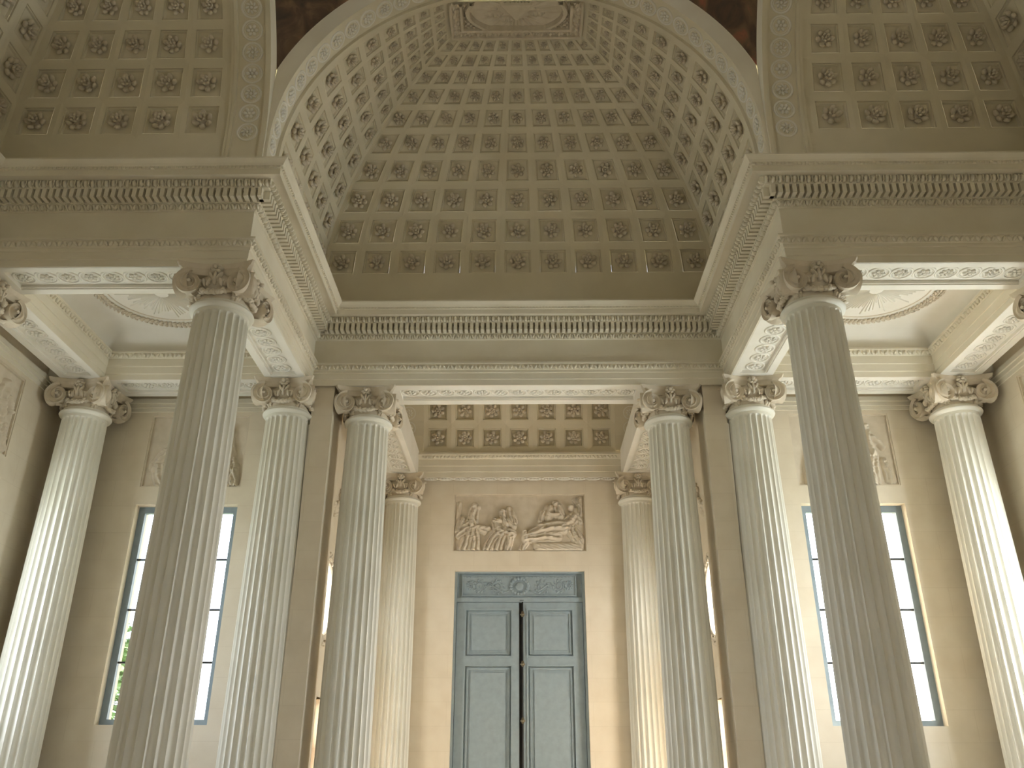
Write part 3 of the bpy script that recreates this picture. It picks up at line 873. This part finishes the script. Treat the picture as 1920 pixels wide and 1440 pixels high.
# pendentives
RHO = math.sqrt(W * W + 3.45 ** 2)
def pendentive(cx, cy, mat, name, label):
    vs = []; fs = []; nz, na = 24, 20
    zlo = math.sqrt(RHO ** 2 - 2 * W * W)
    base = math.atan2(cy, cx)
    for k in range(nz + 1):
        z = zlo + (3.45 - zlo) * k / nz; rz = math.sqrt(RHO ** 2 - z * z)
        half = max(0.0, math.asin(min(1, W / rz)) - PI / 4)
        for j in range(na + 1):
            a = base - half + 2 * half * j / na
            vs.append((rz * math.cos(a), YC0 + rz * math.sin(a), ZS + z))
    c = na + 1
    for k in range(nz):
        for j in range(na): fs.append((k * c + j, k * c + j + 1, (k + 1) * c + j + 1, (k + 1) * c + j))
    return struct(MB().add(vs, fs).build(name, mat, smooth=True), label, 'painting')
pendentive(-1, 1, 'fresco_l', 'ceiling_pendentive_left', 'dark brown painted pendentive at the top left of the big arch')
pendentive(1, 1, 'fresco_r', 'ceiling_pendentive_right', 'dark painted pendentive with red drapery at the top right')
pendentive(-1, -1, 'fresco_l', 'ceiling_pendentive_near_left', 'painted pendentive behind the viewer on the left')
pendentive(1, -1, 'fresco_r', 'ceiling_pendentive_near_right', 'painted pendentive behind the viewer on the right')

# ------------------------------------------------------------------ vestibule barrel vault (axis X)
vb_c = (12.86 + 16.55) / 2; vb_r = (16.55 - 12.86) / 2; vb_z = 7.76; NR_ = 10; NC_ = 7; XB = 1.97
def BPt(x, ph, d=0.0): return Vector((x, vb_c + (vb_r + d) * math.cos(R_(ph)), vb_z + (vb_r + d) * math.sin(R_(ph))))
vrow = [(7.0 + 16.6 * k, 16.6) for k in range(11)]
mb = MB(); vest = None; cof = []
def vq(x0, x1, a0, a1, n=1):
    for k in range(n):
        b0, b1 = a0 + (a1 - a0) * k / n, a0 + (a1 - a0) * (k + 1) / n
        mb.add([BPt(x0, b0), BPt(x1, b0), BPt(x1, b1), BPt(x0, b1)], [(0, 1, 2, 3)])
pitch = 2 * XB / NC_; da = math.degrees(pitch / vb_r); na_ = 10; a_start = 0.3
vq(-XB, XB, 0, a_start, 1); vq(-XB, XB, a_start + da * na_, 180, 2)
for r in range(na_):
    for i in range(NC_):
        x0 = -XB + i * pitch; a0 = a_start + r * da
        if r > 4: vq(x0, x0 + pitch, a0, a0 + da, 3); continue
        xc, ac = x0 + pitch / 2, a0 + da / 2; hx, ha = pitch / 2 * 0.68, da / 2 * 0.68
        o = [BPt(x0, a0), BPt(x0 + pitch, a0), BPt(x0 + pitch, a0 + da), BPt(x0, a0 + da)]
        q = [BPt(xc - hx, ac - ha), BPt(xc + hx, ac - ha), BPt(xc + hx, ac + ha), BPt(xc - hx, ac + ha)]
        mb.add(o + q, [(0, 1, 5, 4), (1, 2, 6, 5), (2, 3, 7, 6), (3, 0, 4, 7)])
        cof.append((xc, ac, hx, ha, i, r))
for s in (-1, 1):       # end bands and lunettes
    for k in range(18):
        a0, a1 = k * 10, k * 10 + 10
        P = [BPt(s * XB, a0), BPt(s * XB, a1), BPt(s * XB, a1, -0.05), BPt(s * XB, a0, -0.05)]; mb.add(P, [(0, 1, 2, 3)])
        mb.add([BPt(s * XB, a0, -0.05), BPt(s * XB, a1, -0.05), BPt(s * 2.62, a1, -0.05), BPt(s * 2.62, a0, -0.05)], [(0, 1, 2, 3)])
        mb.add([BPt(s * 2.62, a0, -0.05), BPt(s * 2.62, a1, -0.05), (s * 2.62, vb_c, vb_z)], [(0, 1, 2)])
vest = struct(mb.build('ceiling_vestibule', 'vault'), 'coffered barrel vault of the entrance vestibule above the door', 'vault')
CM = {}
for (xc, ac, hx, ha, i, r) in cof:
    c = BPt(xc, ac, 0.07)
    lay = [(1.0, -0.004), (0.97, 0.03), (0.88, 0.032), (0.84, 0.045), (0.80, 0.07)]
    if r not in CM:
        vs = []; fs = []
        for (f, d) in lay:
            for (a, b) in ((-1, -1), (1, -1), (1, 1), (-1, 1)): vs.append(BPt(xc + a * hx * f, ac + b * ha * f, d) - c)
        for l in range(4):
            for j in range(4):
                q = (j + 1) % 4; fs.append((l * 4 + j, l * 4 + q, (l + 1) * 4 + q, (l + 1) * 4 + j))
        fs.append((16, 17, 18, 19)); CM[r] = mesh_of(MB().add(vs, fs), 'coffer', 'vault', False)
    co = meshobj('coffer', CM[r], vest, Matrix.Translation(c))
    mt = frame_mat((0, 0, 0), (0, -math.cos(R_(ac)), -math.sin(R_(ac))), (1, 0, 0)) @ Matrix.Rotation(random.uniform(0, 1), 4, 'Z') @ Matrix.Diagonal((0.155, 0.155, 0.2, 1))
    meshobj('rosette', rosette_me[(i + r) % 2], co, mt)
for s in (-1, 1):
    for k in range(18):
        a = 5 + 10 * k
        c = BPt(s * 2.28, a, -0.05)
        meshobj('soffit_rosette', srose_me[k % 2], vest, frame_mat(c, (0, -math.cos(R_(a)), -math.sin(R_(a))), (1, 0, 0)) @ Matrix.Diagonal((0.13, 0.13, 0.07, 1)))

# ------------------------------------------------------------------ aisle ceilings with wreath and rays
def aisle_ceiling(s, nm):
    cx, cy = s * 5.12, 10.59; hx, hy = 1.275, 1.285; zb, zt = 7.66, 7.97
    n = 48; vs = []; fs = []
    for j in range(n + 1):
        for i in range(n + 1):
            u, v = -1 + 2 * i / n, -1 + 2 * j / n
            d = min(hx * (1 - abs(u)), hy * (1 - abs(v)))
            t = min(1, d / 0.42); z = zb + (zt - zb) * math.sqrt(max(0, 1 - (1 - t) ** 2))
            vs.append((hx * u, hy * v, z))
    for j in range(n):
        for i in range(n): fs.append((j * (n + 1) + i, j * (n + 1) + i + 1, (j + 1) * (n + 1) + i + 1, (j + 1) * (n + 1) + i))
    c = MB().add(vs, fs).build('ceiling_aisle_' + nm, 'soffit', smooth=True); c.location = (cx, cy, 0)
    struct(c, 'smooth coved ceiling of the %s aisle with leaf wreath and sunburst' % nm, 'ceiling')
    rnd = random.Random(3)
    mb = MB(); mb.torus(0.90, 0.018, 64, 6, Matrix.Translation((0, 0, zt)))
    mb.torus(0.78, 0.012, 64, 6, Matrix.Translation((0, 0, zt)))
    for k in range(84):
        a = 2 * PI * k / 84
        for q in (-1, 0, 1):
            rr2 = 0.91 + q * 0.042 + rnd.uniform(-.008, .008)
            mb.ell((rr2 * math.cos(a), rr2 * math.sin(a), zt - 0.018), (0.045, 0.017, 0.024), 6, 4, None, Matrix.Rotation(a + PI / 2 + 0.6 * q + rnd.uniform(-.2, .2), 4, 'Z'))
    tag(mb.build('leaf_wreath', 'carve', c, smooth=True), 'leaf wreath ring', kind='stuff')
    mb = MB()
    for k in range(72):
        a = 2 * PI * k / 72; L = (0.68 if k % 6 == 0 else 0.36 + 0.26 * rnd.random())
        mb.add([(0.10, -0.004, 0), (L, -0.011, 0), (L, 0.011, 0), (0.10, 0.004, 0), (0.10, 0, -0.012), (L, 0, -0.018)], [(0, 1, 5, 4), (3, 4, 5, 2), (1, 2, 5), (0, 4, 3)], Matrix.Translation((0, 0, zt)) @ Matrix.Rotation(a, 4, 'Z'))
    mb.lathe([(0.11, 0), (0.09, -0.012), (0.0, -0.025)], 24, Matrix.Translation((0, 0, zt)))
    tag(mb.build('sunburst', 'soffit', c), 'radiating sunburst')
aisle_ceiling(-1, 'left'); aisle_ceiling(1, 'right')

# ------------------------------------------------------------------ windows
def window(name, loc, rz, label):
    w_ = empty(name, loc, rz); struct(w_, label, 'window')
    hw = WIN_HW; z0, z1 = 0, WIN_Z1 - WIN_Z0; y0, y1 = 0.14, 0.21; b = 0.10
    mb = MB(); mb.box(-hw, -hw + b, y0, y1, z0, z1); mb.box(hw - b, hw, y0, y1, z0, z1)
    mb.box(-hw + b, hw - b, y0, y1, z0, z0 + b); mb.box(-hw + b, hw - b, y0, y1, z1 - b, z1)
    mb.box(-0.045, 0.045, y0 - 0.01, y1, z0 + b, z1 - b)
    mb.build('window_frame', 'frame', w_)
    MB().box(-hw - 0.0, hw + 0.0, -0.0, 0.14, 0.0, 0.02).build('window_sill', 'wall_x', w_)
    zs = [z0 + b, 0.87, 1.62, 2.37, z1 - b]
    for k in range(1, 4):
        MB().box(-hw + b, hw - b, y0 + 0.015, y1 - 0.015, zs[k] - 0.013, zs[k] + 0.013).build('glazing_bar', 'iron', w_)
    for k in range(4):
        for sx in (-1, 1):
            xa, xb = sorted((sx * 0.045, sx * (hw - b)))
            MB().box(xa, xb, y0 + 0.03, y0 + 0.036, zs[k] + 0.013 * (k > 0), zs[k + 1] - 0.013 * (k < 3)).build('window_pane', 'glass', w_)
    return w_
window('window_1', (-5.12, YW, WIN_Z0), 0, 'tall bright window behind the largest left column')
window('window_2', (5.12, YW, WIN_Z0), 0, 'tall dazzling window behind the largest right column')
window('window_3', (-XW, 10.59, WIN_Z0), PI / 2, 'tall window in the left outer wall')
window('window_4', (XW, 10.59, WIN_Z0), -PI / 2, 'tall window in the right outer wall')
window('window_5', (-XW, 0.31, WIN_Z0), PI / 2, 'tall window in the left outer wall near the viewer')
window('window_6', (XW, 0.31, WIN_Z0), -PI / 2, 'tall window in the right outer wall near the viewer')
for s, nm, k in ((-1, 'left', 7), (1, 'right', 8)):
    wv = empty('window_%d' % k, (s * XV, OVY, OVZ)); struct(wv, 'oval window with carved leaf surround on the %s of the vestibule' % nm, 'window')
    mt = Matrix.Rotation(PI / 2, 4, 'Y')
    B = Matrix.Translation((s * 0.2, 0, 0)) @ Matrix.Diagonal((1, OVR, OVH, 1)) @ mt
    MB().torus(0.95, 0.06, 48, 6, B, 0.5).build('window_frame', 'frame', wv, smooth=True)
    B2 = Matrix.Translation((s * 0.22, 0, 0)) @ Matrix.Diagonal((1, OVR, OVH, 1)) @ mt
    MB().lathe([(0.0, 0), (0.96, 0)], 48, B2).build('window_pane', 'glass', wv)
    mb = MB(); rnd = random.Random(k)
    mb.torus(1.06, 0.05, 48, 6, Matrix.Diagonal((0.8, OVR, OVH, 1)) @ mt, 0.8)
    for i in range(70):
        a = 2 * PI * i / 70
        for q in range(2):
            rr2 = 1.14 + 0.12 * q + rnd.uniform(-.03, .03)
            mb.ell((-s * 0.03, OVR * rr2 * math.cos(a), OVH * rr2 * math.sin(a)), (0.035, 0.05, 0.03), 6, 4, None, Matrix.Rotation(rnd.uniform(0, 3), 4, 'X'))
    tag(mb.build('carved_surround', 'carve', wv, smooth=True), kind='stuff')
    # garland relief above
    mb = MB()
    for i in range(60):
        t = i / 59; a = rnd.uniform(0, 6.28)
        mb.ell((-s * 0.03, -0.55 + 1.1 * t + 0.05 * math.cos(a), 1.55 + 0.55 * (2 * t - 1) ** 2 + 0.09 * math.sin(a)), (0.05, 0.05, 0.045), 6, 4)
    mb.build('carved_garland', 'carve', wv, smooth=True)
# glazed side doors of the vestibule, glimpsed between centre columns and piers
for s, nm, k in ((-1, 'left', 2), (1, 'right', 3)):
    sd = empty('door_%d' % k, (s * (XV + 0.22), OVY, 0)); struct(sd, 'glazed wooden side door low on the %s of the vestibule' % nm, 'door')
    mb = MB(); mb.box(-0.05, 0.05, -0.62, -0.54, 0, 2.86); mb.box(-0.05, 0.05, 0.54, 0.62, 0, 2.86); mb.box(-0.05, 0.05, -0.54, 0.54, 2.72, 2.86); mb.box(-0.05, 0.05, -0.54, 0.54, 2.1, 2.17)
    mb.build('door_frame', 'wood', sd)
    for q in (-1, 1):
        a, b = sorted((q * 0.02, q * 0.54))
        lf = MB(); lf.box(-0.03, 0.03, a, a + 0.09, 0.02, 2.1); lf.box(-0.03, 0.03, b - 0.09, b, 0.02, 2.1); lf.box(-0.03, 0.03, a + 0.09, b - 0.09, 0.02, 0.4); lf.box(-0.03, 0.03, a + 0.09, b - 0.09, 2.0, 2.1)
        l = lf.build('door_leaf', 'wood', sd)
        MB().box(-0.004, 0.004, a + 0.09, b - 0.09, 0.4, 2.0).build('door_pane', 'glass', l)
    MB().box(-0.004, 0.004, -0.54, 0.54, 2.17, 2.72).build('transom_pane', 'glass', sd)

# ------------------------------------------------------------------ central door
dr = empty('door_1', (0, YD, 0)); struct(dr, 'tall blue-grey panelled double door with carved overdoor', 'door')
y_ = 0.16
MB().box(-DX, DX, 0.30, 0.34, 0, DZ).build('door_back', 'iron', dr)  # dark board added behind the leaves to block outside light at their edges
mb = MB(); mb.box(-DX, -1.225, 0.10, 0.30, 0, DZ); mb.box(1.225, DX, 0.10, 0.30, 0, DZ); mb.box(-1.225, 1.225, 0.10, 0.30, DZ - 0.03, DZ); mb.box(-1.225, 1.225, 0.115, 0.30, 4.78, 4.86)
mb.build('door_frame', 'door', dr)
def panel(mb, x0, x1, z0, z1, yf, depth=0.03, st=0.06):
    """raised frame moulding + inner field"""
    for k, (ins, d) in enumerate(((0.0, -0.034), (st, 0.004))):
        a0, a1, b0, b1 = x0 + ins, x1 - ins, z0 + ins, z1 - ins; t = st * 0.55
        mb.box(a0, a1, yf + d, yf + 0.026, b0, b0 + t); mb.box(a0, a1, yf + d, yf + 0.026, b1 - t, b1)
        mb.box(a0, a0 + t, yf + d, yf + 0.026, b0 + t, b1 - t); mb.box(a1 - t, a1, yf + d, yf + 0.026, b0 + t, b1 - t)
    mb.box(x0 + st * 2.4, x1 - st * 2.4, yf + 0.004, yf + 0.03, z0 + st * 2.4, z1 - st * 2.4)
    return mb
for sx in (-1, 1):
    x0, x1 = (-1.217, -0.012) if sx < 0 else (0.07, 1.217)
    lf = MB()
    # leaf slab with stiles and rails standing proud
    lf.box(x0, x1, y_ + 0.045, y_ + 0.09, 0.02, 4.775)
    px0, px1 = (-1.07, -0.13) if sx < 0 else (0.13, 1.05)
    lf.box(x0, px0, y_, y_ + 0.045, 0.02, 4.775); lf.box(px1, x1, y_, y_ + 0.045, 0.02, 4.775)
    for (a, b) in ((0.02, 0.16), (1.10, 1.22), (3.62, 3.74), (4.66, 4.775)): lf.box(px0, px1, y_, y_ + 0.045, a, b)
    l = lf.build('door_leaf', 'door', dr)
    for (a, b) in ((0.16, 1.10), (1.22, 3.62), (3.74, 4.66)):
        panel(MB(), px0, px1, a, b, y_ + 0.022).build('door_panel', 'door', l)
# overdoor frieze
MB().box(-1.225, 1.225, 0.16, 0.2, 4.86, DZ - 0.03).build('overdoor_board', 'door', dr)
mb = MB()
panel(mb, -1.13, 1.11, 4.89, 5.30, 0.165, st=0.03); mb.build('overdoor_frame', 'door', dr)
mb = MB()
def scroll(cx, cz, R, dirn, turns=1.6, ph=0.0):
    pts = []
    for i in range(26):
        t = i / 25; a = ph + dirn * 2 * PI * turns * t; r = R * (1 - 0.8 * t)
        pts.append((cx + r * math.cos(a), 0.155, cz + r * math.sin(a)))
    mb.tube(pts, 0.012, 5)
    for i in range(10):
        a = ph + dirn * 2 * PI * i / 10
        mb.ell((cx + R * 1.08 * math.cos(a), 0.155, cz + R * 1.08 * math.sin(a)), (0.035, 0.016, 0.018), 6, 4, None, Matrix.Rotation(-a + 0.6, 4, 'Y'))
for sx in (-1, 1):
    scroll(sx * 0.78, 5.09, 0.11, sx, ph=PI if sx > 0 else 0); scroll(sx * 0.44, 5.08, 0.12, -sx, ph=0.5)
    scroll(sx * 0.96, 5.11, 0.06, -sx); mb.tube([(sx * 0.2, 0.155, 5.0), (sx * 0.33, 0.155, 4.96), (sx * 0.6, 0.155, 5.16), (sx * 0.7, 0.155, 4.98)], 0.012, 5)
for i in range(18):
    a = 2 * PI * i / 18
    mb.ell((0.17 * math.cos(a), 0.15, 5.09 + 0.15 * math.sin(a)), (0.036, 0.024, 0.036), 6, 4)
mb.ell((0, 0.15, 5.09), (0.085, 0.035, 0.085), 10, 6)
for k in range(30):
    mb.box(-1.05 + k * 0.072, -1.05 + k * 0.072 + 0.035, 0.145, 0.17, 5.262, 5.278)
mb.build('overdoor_carving', 'door', dr, smooth=True)
# cremone bolt
rod = empty('bolt', (0, 0, 0)); rod.parent = dr
MB().lathe([(0, 0.3), (0.014, 0.3), (0.014, 4.80), (0, 4.80)], 10, Matrix.Translation((0.055, y_ - 0.03, 0))).build('bolt_rod', 'iron', rod)
MB().box(-0.012, 0.07, y_ + 0.05, y_ + 0.095, 0.02, 4.775).build('door_gap', 'iron', rod)  # dark strip standing in for the shade between the two leaves
MB().box(0.0, 0.075, y_ - 0.045, y_ - 0.0, 4.80, 4.815).build('bolt_catch', 'iron', rod)
for z in (4.54, 3.62, 2.62):
    MB().lathe([(0, -0.05), (0.018, -0.05), (0.03, -0.02), (0.045, -0.01), (0.045, 0.01), (0.03, 0.02), (0.02, 0.06), (0.0, 0.06)], 12, Matrix.Translation((0.055, y_ - 0.03, z))).build('bolt_guide', 'brass', rod, smooth=True)

# ------------------------------------------------------------------ carved reliefs
def capsule(X, Z, x0, z0, x1, z1, ra, rb, amp, fold=0, fdir=0.0, ph=0.0):
    dx, dz = x1 - x0, z1 - z0; L2 = dx * dx + dz * dz + 1e-9
    t = np.clip(((X - x0) * dx + (Z - z0) * dz) / L2, 0, 1)
    r = ra + (rb - ra) * t
    px, pz = x0 + t * dx, z0 + t * dz
    d = np.sqrt((X - px) ** 2 + (Z - pz) ** 2) / r
    h = amp * np.sqrt(np.maximum(0, 1 - d * d))
    if fold:
        q = (-(X - px) * dz + (Z - pz) * dx) / math.sqrt(L2)
        qq = q / r
        lon = t * math.sqrt(L2) / max(ra, rb)
        h = h * (0.72 + 0.28 * np.sin(fold * qq + 1.6 * np.sin(1.3 * lon + ph) + fdir * lon + ph))
    return h
def relief(name_label, loc, rz, w_, h_, figs, slab, res, cat='relief'):
    r = empty('relief_panel', loc, rz); tag(r, name_label, cat, 'carved relief panels')
    MB().box(-w_ / 2, w_ / 2, slab - 0.02, slab, 0, h_).build('background_slab', 'carve', r)
    t = 0.022; mb = MB()
    mb.box(-w_ / 2, w_ / 2, slab - 0.055, slab - 0.02, 0, t).box(-w_ / 2, w_ / 2, slab - 0.055, slab - 0.02, h_ - t, h_)
    mb.box(-w_ / 2, -w_ / 2 + t, slab - 0.055, slab - 0.02, t, h_ - t).box(w_ / 2 - t, w_ / 2, slab - 0.055, slab - 0.02, t, h_ - t)
    mb.build('border', 'carve', r)
    for (nm, caps) in figs:
        xs = [c[0] for c in caps] + [c[2] for c in caps]; zs_ = [c[1] for c in caps] + [c[3] for c in caps]; mr = max(max(c[4], c[5]) for c in caps)
        xa, xb = max(t, min(xs) - mr), min(w_ - t, max(xs) + mr); za, zb = max(t * 0.5, min(zs_) - mr), min(h_ - t, max(zs_) + mr)
        nx, nz = max(8, int((xb - xa) / res)), max(8, int((zb - za) / res))
        X, Z = np.meshgrid(np.linspace(xa, xb, nx), np.linspace(za, zb, nz))
        Hh = np.zeros_like(X)
        for c in caps: Hh = np.maximum(Hh, capsule(X, Z, *c))
        Hh = Hh * (1 + 0.2 * np.sin(41 * X + 13 * np.sin(9 * Z)) * np.sin(37 * Z))
        hf_mesh(X, Z, Hh, Hh > 0.004, lambda x, z, h: (x - w_ / 2, slab - 0.02 - h, z)).build(nm, 'carve', r, smooth=True)
    return r
A = 0.115
centre = [
 ('draped_woman', [(0.42, 0.93, 0.42, 0.93, 0.075, 0.075, A), (0.50, 0.90, 0.50, 0.88, 0.035, 0.03, A), (0.40, 0.86, 0.36, 0.55, 0.10, 0.13, A, 7, 0.5), (0.36, 0.72, 0.44, 0.50, 0.05, 0.045, A * 1.2, 4), (0.34, 0.52, 0.14, 0.36, 0.16, 0.12, A * 0.9, 9, 1.0), (0.36, 0.50, 0.22, 0.05, 0.13, 0.14, A, 10, 0.6, 1.0), (0.40, 0.46, 0.42, 0.05, 0.10, 0.13, A, 9, 0.4, 2.0), (0.16, 0.62, 0.10, 0.40, 0.10, 0.10, A * .7, 6)]),
 ('carved_basket', [(0.48, 0.50, 0.70, 0.47, 0.06, 0.045, A * 0.9), (0.50, 0.45, 0.62, 0.40, 0.07, 0.06, A * 0.8, 5)]),
 ('winged_child', [(0.96, 0.82, 0.98, 0.82, 0.06, 0.06, A), (1.10, 0.84, 1.16, 0.66, 0.09, 0.07, A * 0.8, 8, 0.5), (0.98, 0.74, 1.04, 0.56, 0.08, 0.09, A, 5), (0.92, 0.62, 0.84, 0.60, 0.06, 0.05, A), (1.18, 0.80, 1.24, 0.60, 0.045, 0.05, A * 0.7, 6), (1.08, 0.62, 1.20, 0.50, 0.08, 0.07, A, 5)]),
 ('kneeling_figure', [(0.82, 0.64, 0.82, 0.63, 0.06, 0.06, A), (0.84, 0.56, 0.92, 0.42, 0.09, 0.12, A, 6), (0.92, 0.42, 1.16, 0.36, 0.12, 0.10, A * 1.1, 8, 0.3), (0.86, 0.36, 0.68, 0.05, 0.11, 0.10, A, 9, 0.8), (0.98, 0.32, 0.86, 0.04, 0.11, 0.12, A, 9, 0.8, 1), (1.14, 0.34, 1.08, 0.03, 0.09, 0.07, A, 6, 0.2, 2)]),
 ('reclining_figure', [(1.44, 0.24, 1.42, 0.40, 0.075, 0.05, A), (1.50, 0.32, 1.78, 0.45, 0.09, 0.13, A, 7, 0.4), (1.55, 0.26, 2.06, 0.30, 0.09, 0.12, A, 8, 0.8, 1), (1.78, 0.46, 2.22, 0.50, 0.14, 0.15, A * 1.15, 8, 0.8, 2), (2.22, 0.50, 2.42, 0.70, 0.14, 0.12, A * 1.1, 7, 0.5), (2.36, 0.44, 2.50, 0.22, 0.13, 0.12, A, 9, 0.7), (2.36, 0.90, 2.36, 0.90, 0.07, 0.07, A), (2.44, 0.84, 2.54, 0.60, 0.07, 0.06, A * .8, 6), (1.46, 0.20, 1.36, 0.03, 0.07, 0.06, A * .8, 6)]),
 ('bending_figure', [(2.05, 0.98, 2.05, 0.98, 0.075, 0.075, A), (1.92, 0.88, 1.90, 0.72, 0.10, 0.11, A, 6), (2.10, 0.90, 2.16, 0.72, 0.10, 0.09, A, 6), (1.92, 0.76, 2.16, 0.72, 0.06, 0.05, A, 4), (1.80, 0.80, 1.74, 0.62, 0.06, 0.05, A * .8, 5)]),
 ('carved_couch', [(1.68, 0.10, 2.52, 0.10, 0.085, 0.085, A * 0.7), (1.68, 0.05, 2.52, 0.05, 0.06, 0.06, A * 0.75)]),
 ('carved_curtain', [(2.54, 1.08, 2.54, 0.75, 0.06, 0.05, A * .6, 6), (2.44, 1.06, 2.50, 0.95, 0.05, 0.05, A * .5, 6)]), ('carved_tree', [(0.10, 0.98, 0.08, 0.70, 0.06, 0.05, A * .3, 5)]),
]
relief('long carved relief of draped figures and a reclining figure above the door', (0, YD, 5.75), 0, 2.64, 1.17, centre, 0.08, 0.013)
def side_figs(v):
    if v == 0:
        return [('seated_figure', [(1.28, 0.92, 1.28, 0.92, 0.07, 0.07, A * .9), (1.26, 0.82, 1.32, 0.52, 0.10, 0.13, A * .9, 6), (1.30, 0.52, 1.40, 0.28, 0.12, 0.10, A, 8, 0.5), (1.36, 0.30, 1.30, 0.04, 0.10, 0.10, A, 8, 0.6), (1.44, 0.34, 1.46, 0.04, 0.07, 0.07, A, 6), (1.20, 0.70, 1.02, 0.60, 0.05, 0.04, A)]),
                ('bowing_figure', [(0.36, 0.62, 0.36, 0.62, 0.07, 0.07, A * .8), (0.30, 0.56, 0.18, 0.36, 0.10, 0.12, A * .8, 6), (0.2, 0.34, 0.30, 0.05, 0.12, 0.10, A * .7, 7), (0.36, 0.46, 0.62, 0.40, 0.05, 0.04, A * .8)]),
                ('carved_tree', [(0.80, 0.05, 0.78, 0.80, 0.05, 0.035, A * .5), (0.70, 0.95, 0.95, 0.98, 0.12, 0.10, A * .5, 9)])]
    return [('standing_figure', [(1.20, 0.98, 1.20, 0.98, 0.07, 0.07, A * .9), (1.20, 0.88, 1.22, 0.52, 0.10, 0.11, A * .9, 6), (1.22, 0.52, 1.16, 0.04, 0.12, 0.14, A * .9, 9, 0.4), (1.28, 0.80, 1.42, 0.62, 0.05, 0.04, A)]),
            ('seated_figure', [(0.34, 0.70, 0.34, 0.70, 0.07, 0.07, A * .8), (0.32, 0.60, 0.28, 0.36, 0.10, 0.12, A * .8, 6), (0.28, 0.36, 0.50, 0.30, 0.11, 0.09, A * .8, 7), (0.48, 0.30, 0.46, 0.05, 0.09, 0.08, A * .7, 7), (0.22, 0.30, 0.20, 0.04, 0.09, 0.08, A * .7, 7)]),
            ('carved_drapery', [(1.46, 0.10, 1.40, 0.42, 0.09, 0.05, A * .7, 7)]), ('carved_rock', [(0.80, 0.10, 0.95, 0.30, 0.14, 0.08, A * .6, 8)])]
relief('carved relief above the left window, figures either side of the big column', (-5.12, YW, RZ0), 0, 1.58, 1.20, side_figs(0), 0.07, 0.013)
relief('carved relief above the right window, pale in the glare beside the big column', (5.12, YW, RZ0), 0, 1.58, 1.20, side_figs(1), 0.07, 0.013)
relief('carved relief on the left outer wall, cut by the picture edge', (-XW, 10.59, RZ0), PI / 2, 1.58, 1.20, side_figs(1), 0.07, 0.013)
relief('carved relief on the right outer wall, cut by the picture edge', (XW, 10.59, RZ0), -PI / 2, 1.58, 1.20, side_figs(0), 0.07, 0.013)

# ------------------------------------------------------------------ trees outside the left window
def tree(x, y, h, r, label, seed):
    t = empty('garden_tree', (x, y, -0.45)); tag(t, label, 'tree', 'garden trees')
    rnd = random.Random(seed)
    MB().lathe([(0.22, 0), (0.15, h * 0.5), (0.05, h * 0.9)], 8).build('trunk', 'bark', t, smooth=True)
    mb = MB()
    for i in range(2200):
        d = Vector((rnd.gauss(0, 1), rnd.gauss(0, 1), rnd.gauss(0, 1))).normalized() * (r * (rnd.random() ** 0.4))
        p = Vector((0, 0, h * 0.72)) + Vector((d.x, d.y, d.z * 1.2))
        q = Matrix.Translation(p) @ Matrix.Rotation(rnd.uniform(0, 6), 4, 'Z') @ Matrix.Rotation(rnd.uniform(0, 3), 4, 'X')
        s_ = rnd.uniform(0.10, 0.2)
        mb.add([(-s_, 0, 0), (0, -s_ * 0.5, 0.02), (s_, 0, 0), (0, s_ * 0.5, 0.02)], [(0, 1, 2, 3)], q)
    tag(mb.build('foliage', 'leaf', t), kind='stuff')
tree(-11.6, 24.0, 6.2, 1.5, 'leafy garden tree seen low through the left window', 1)
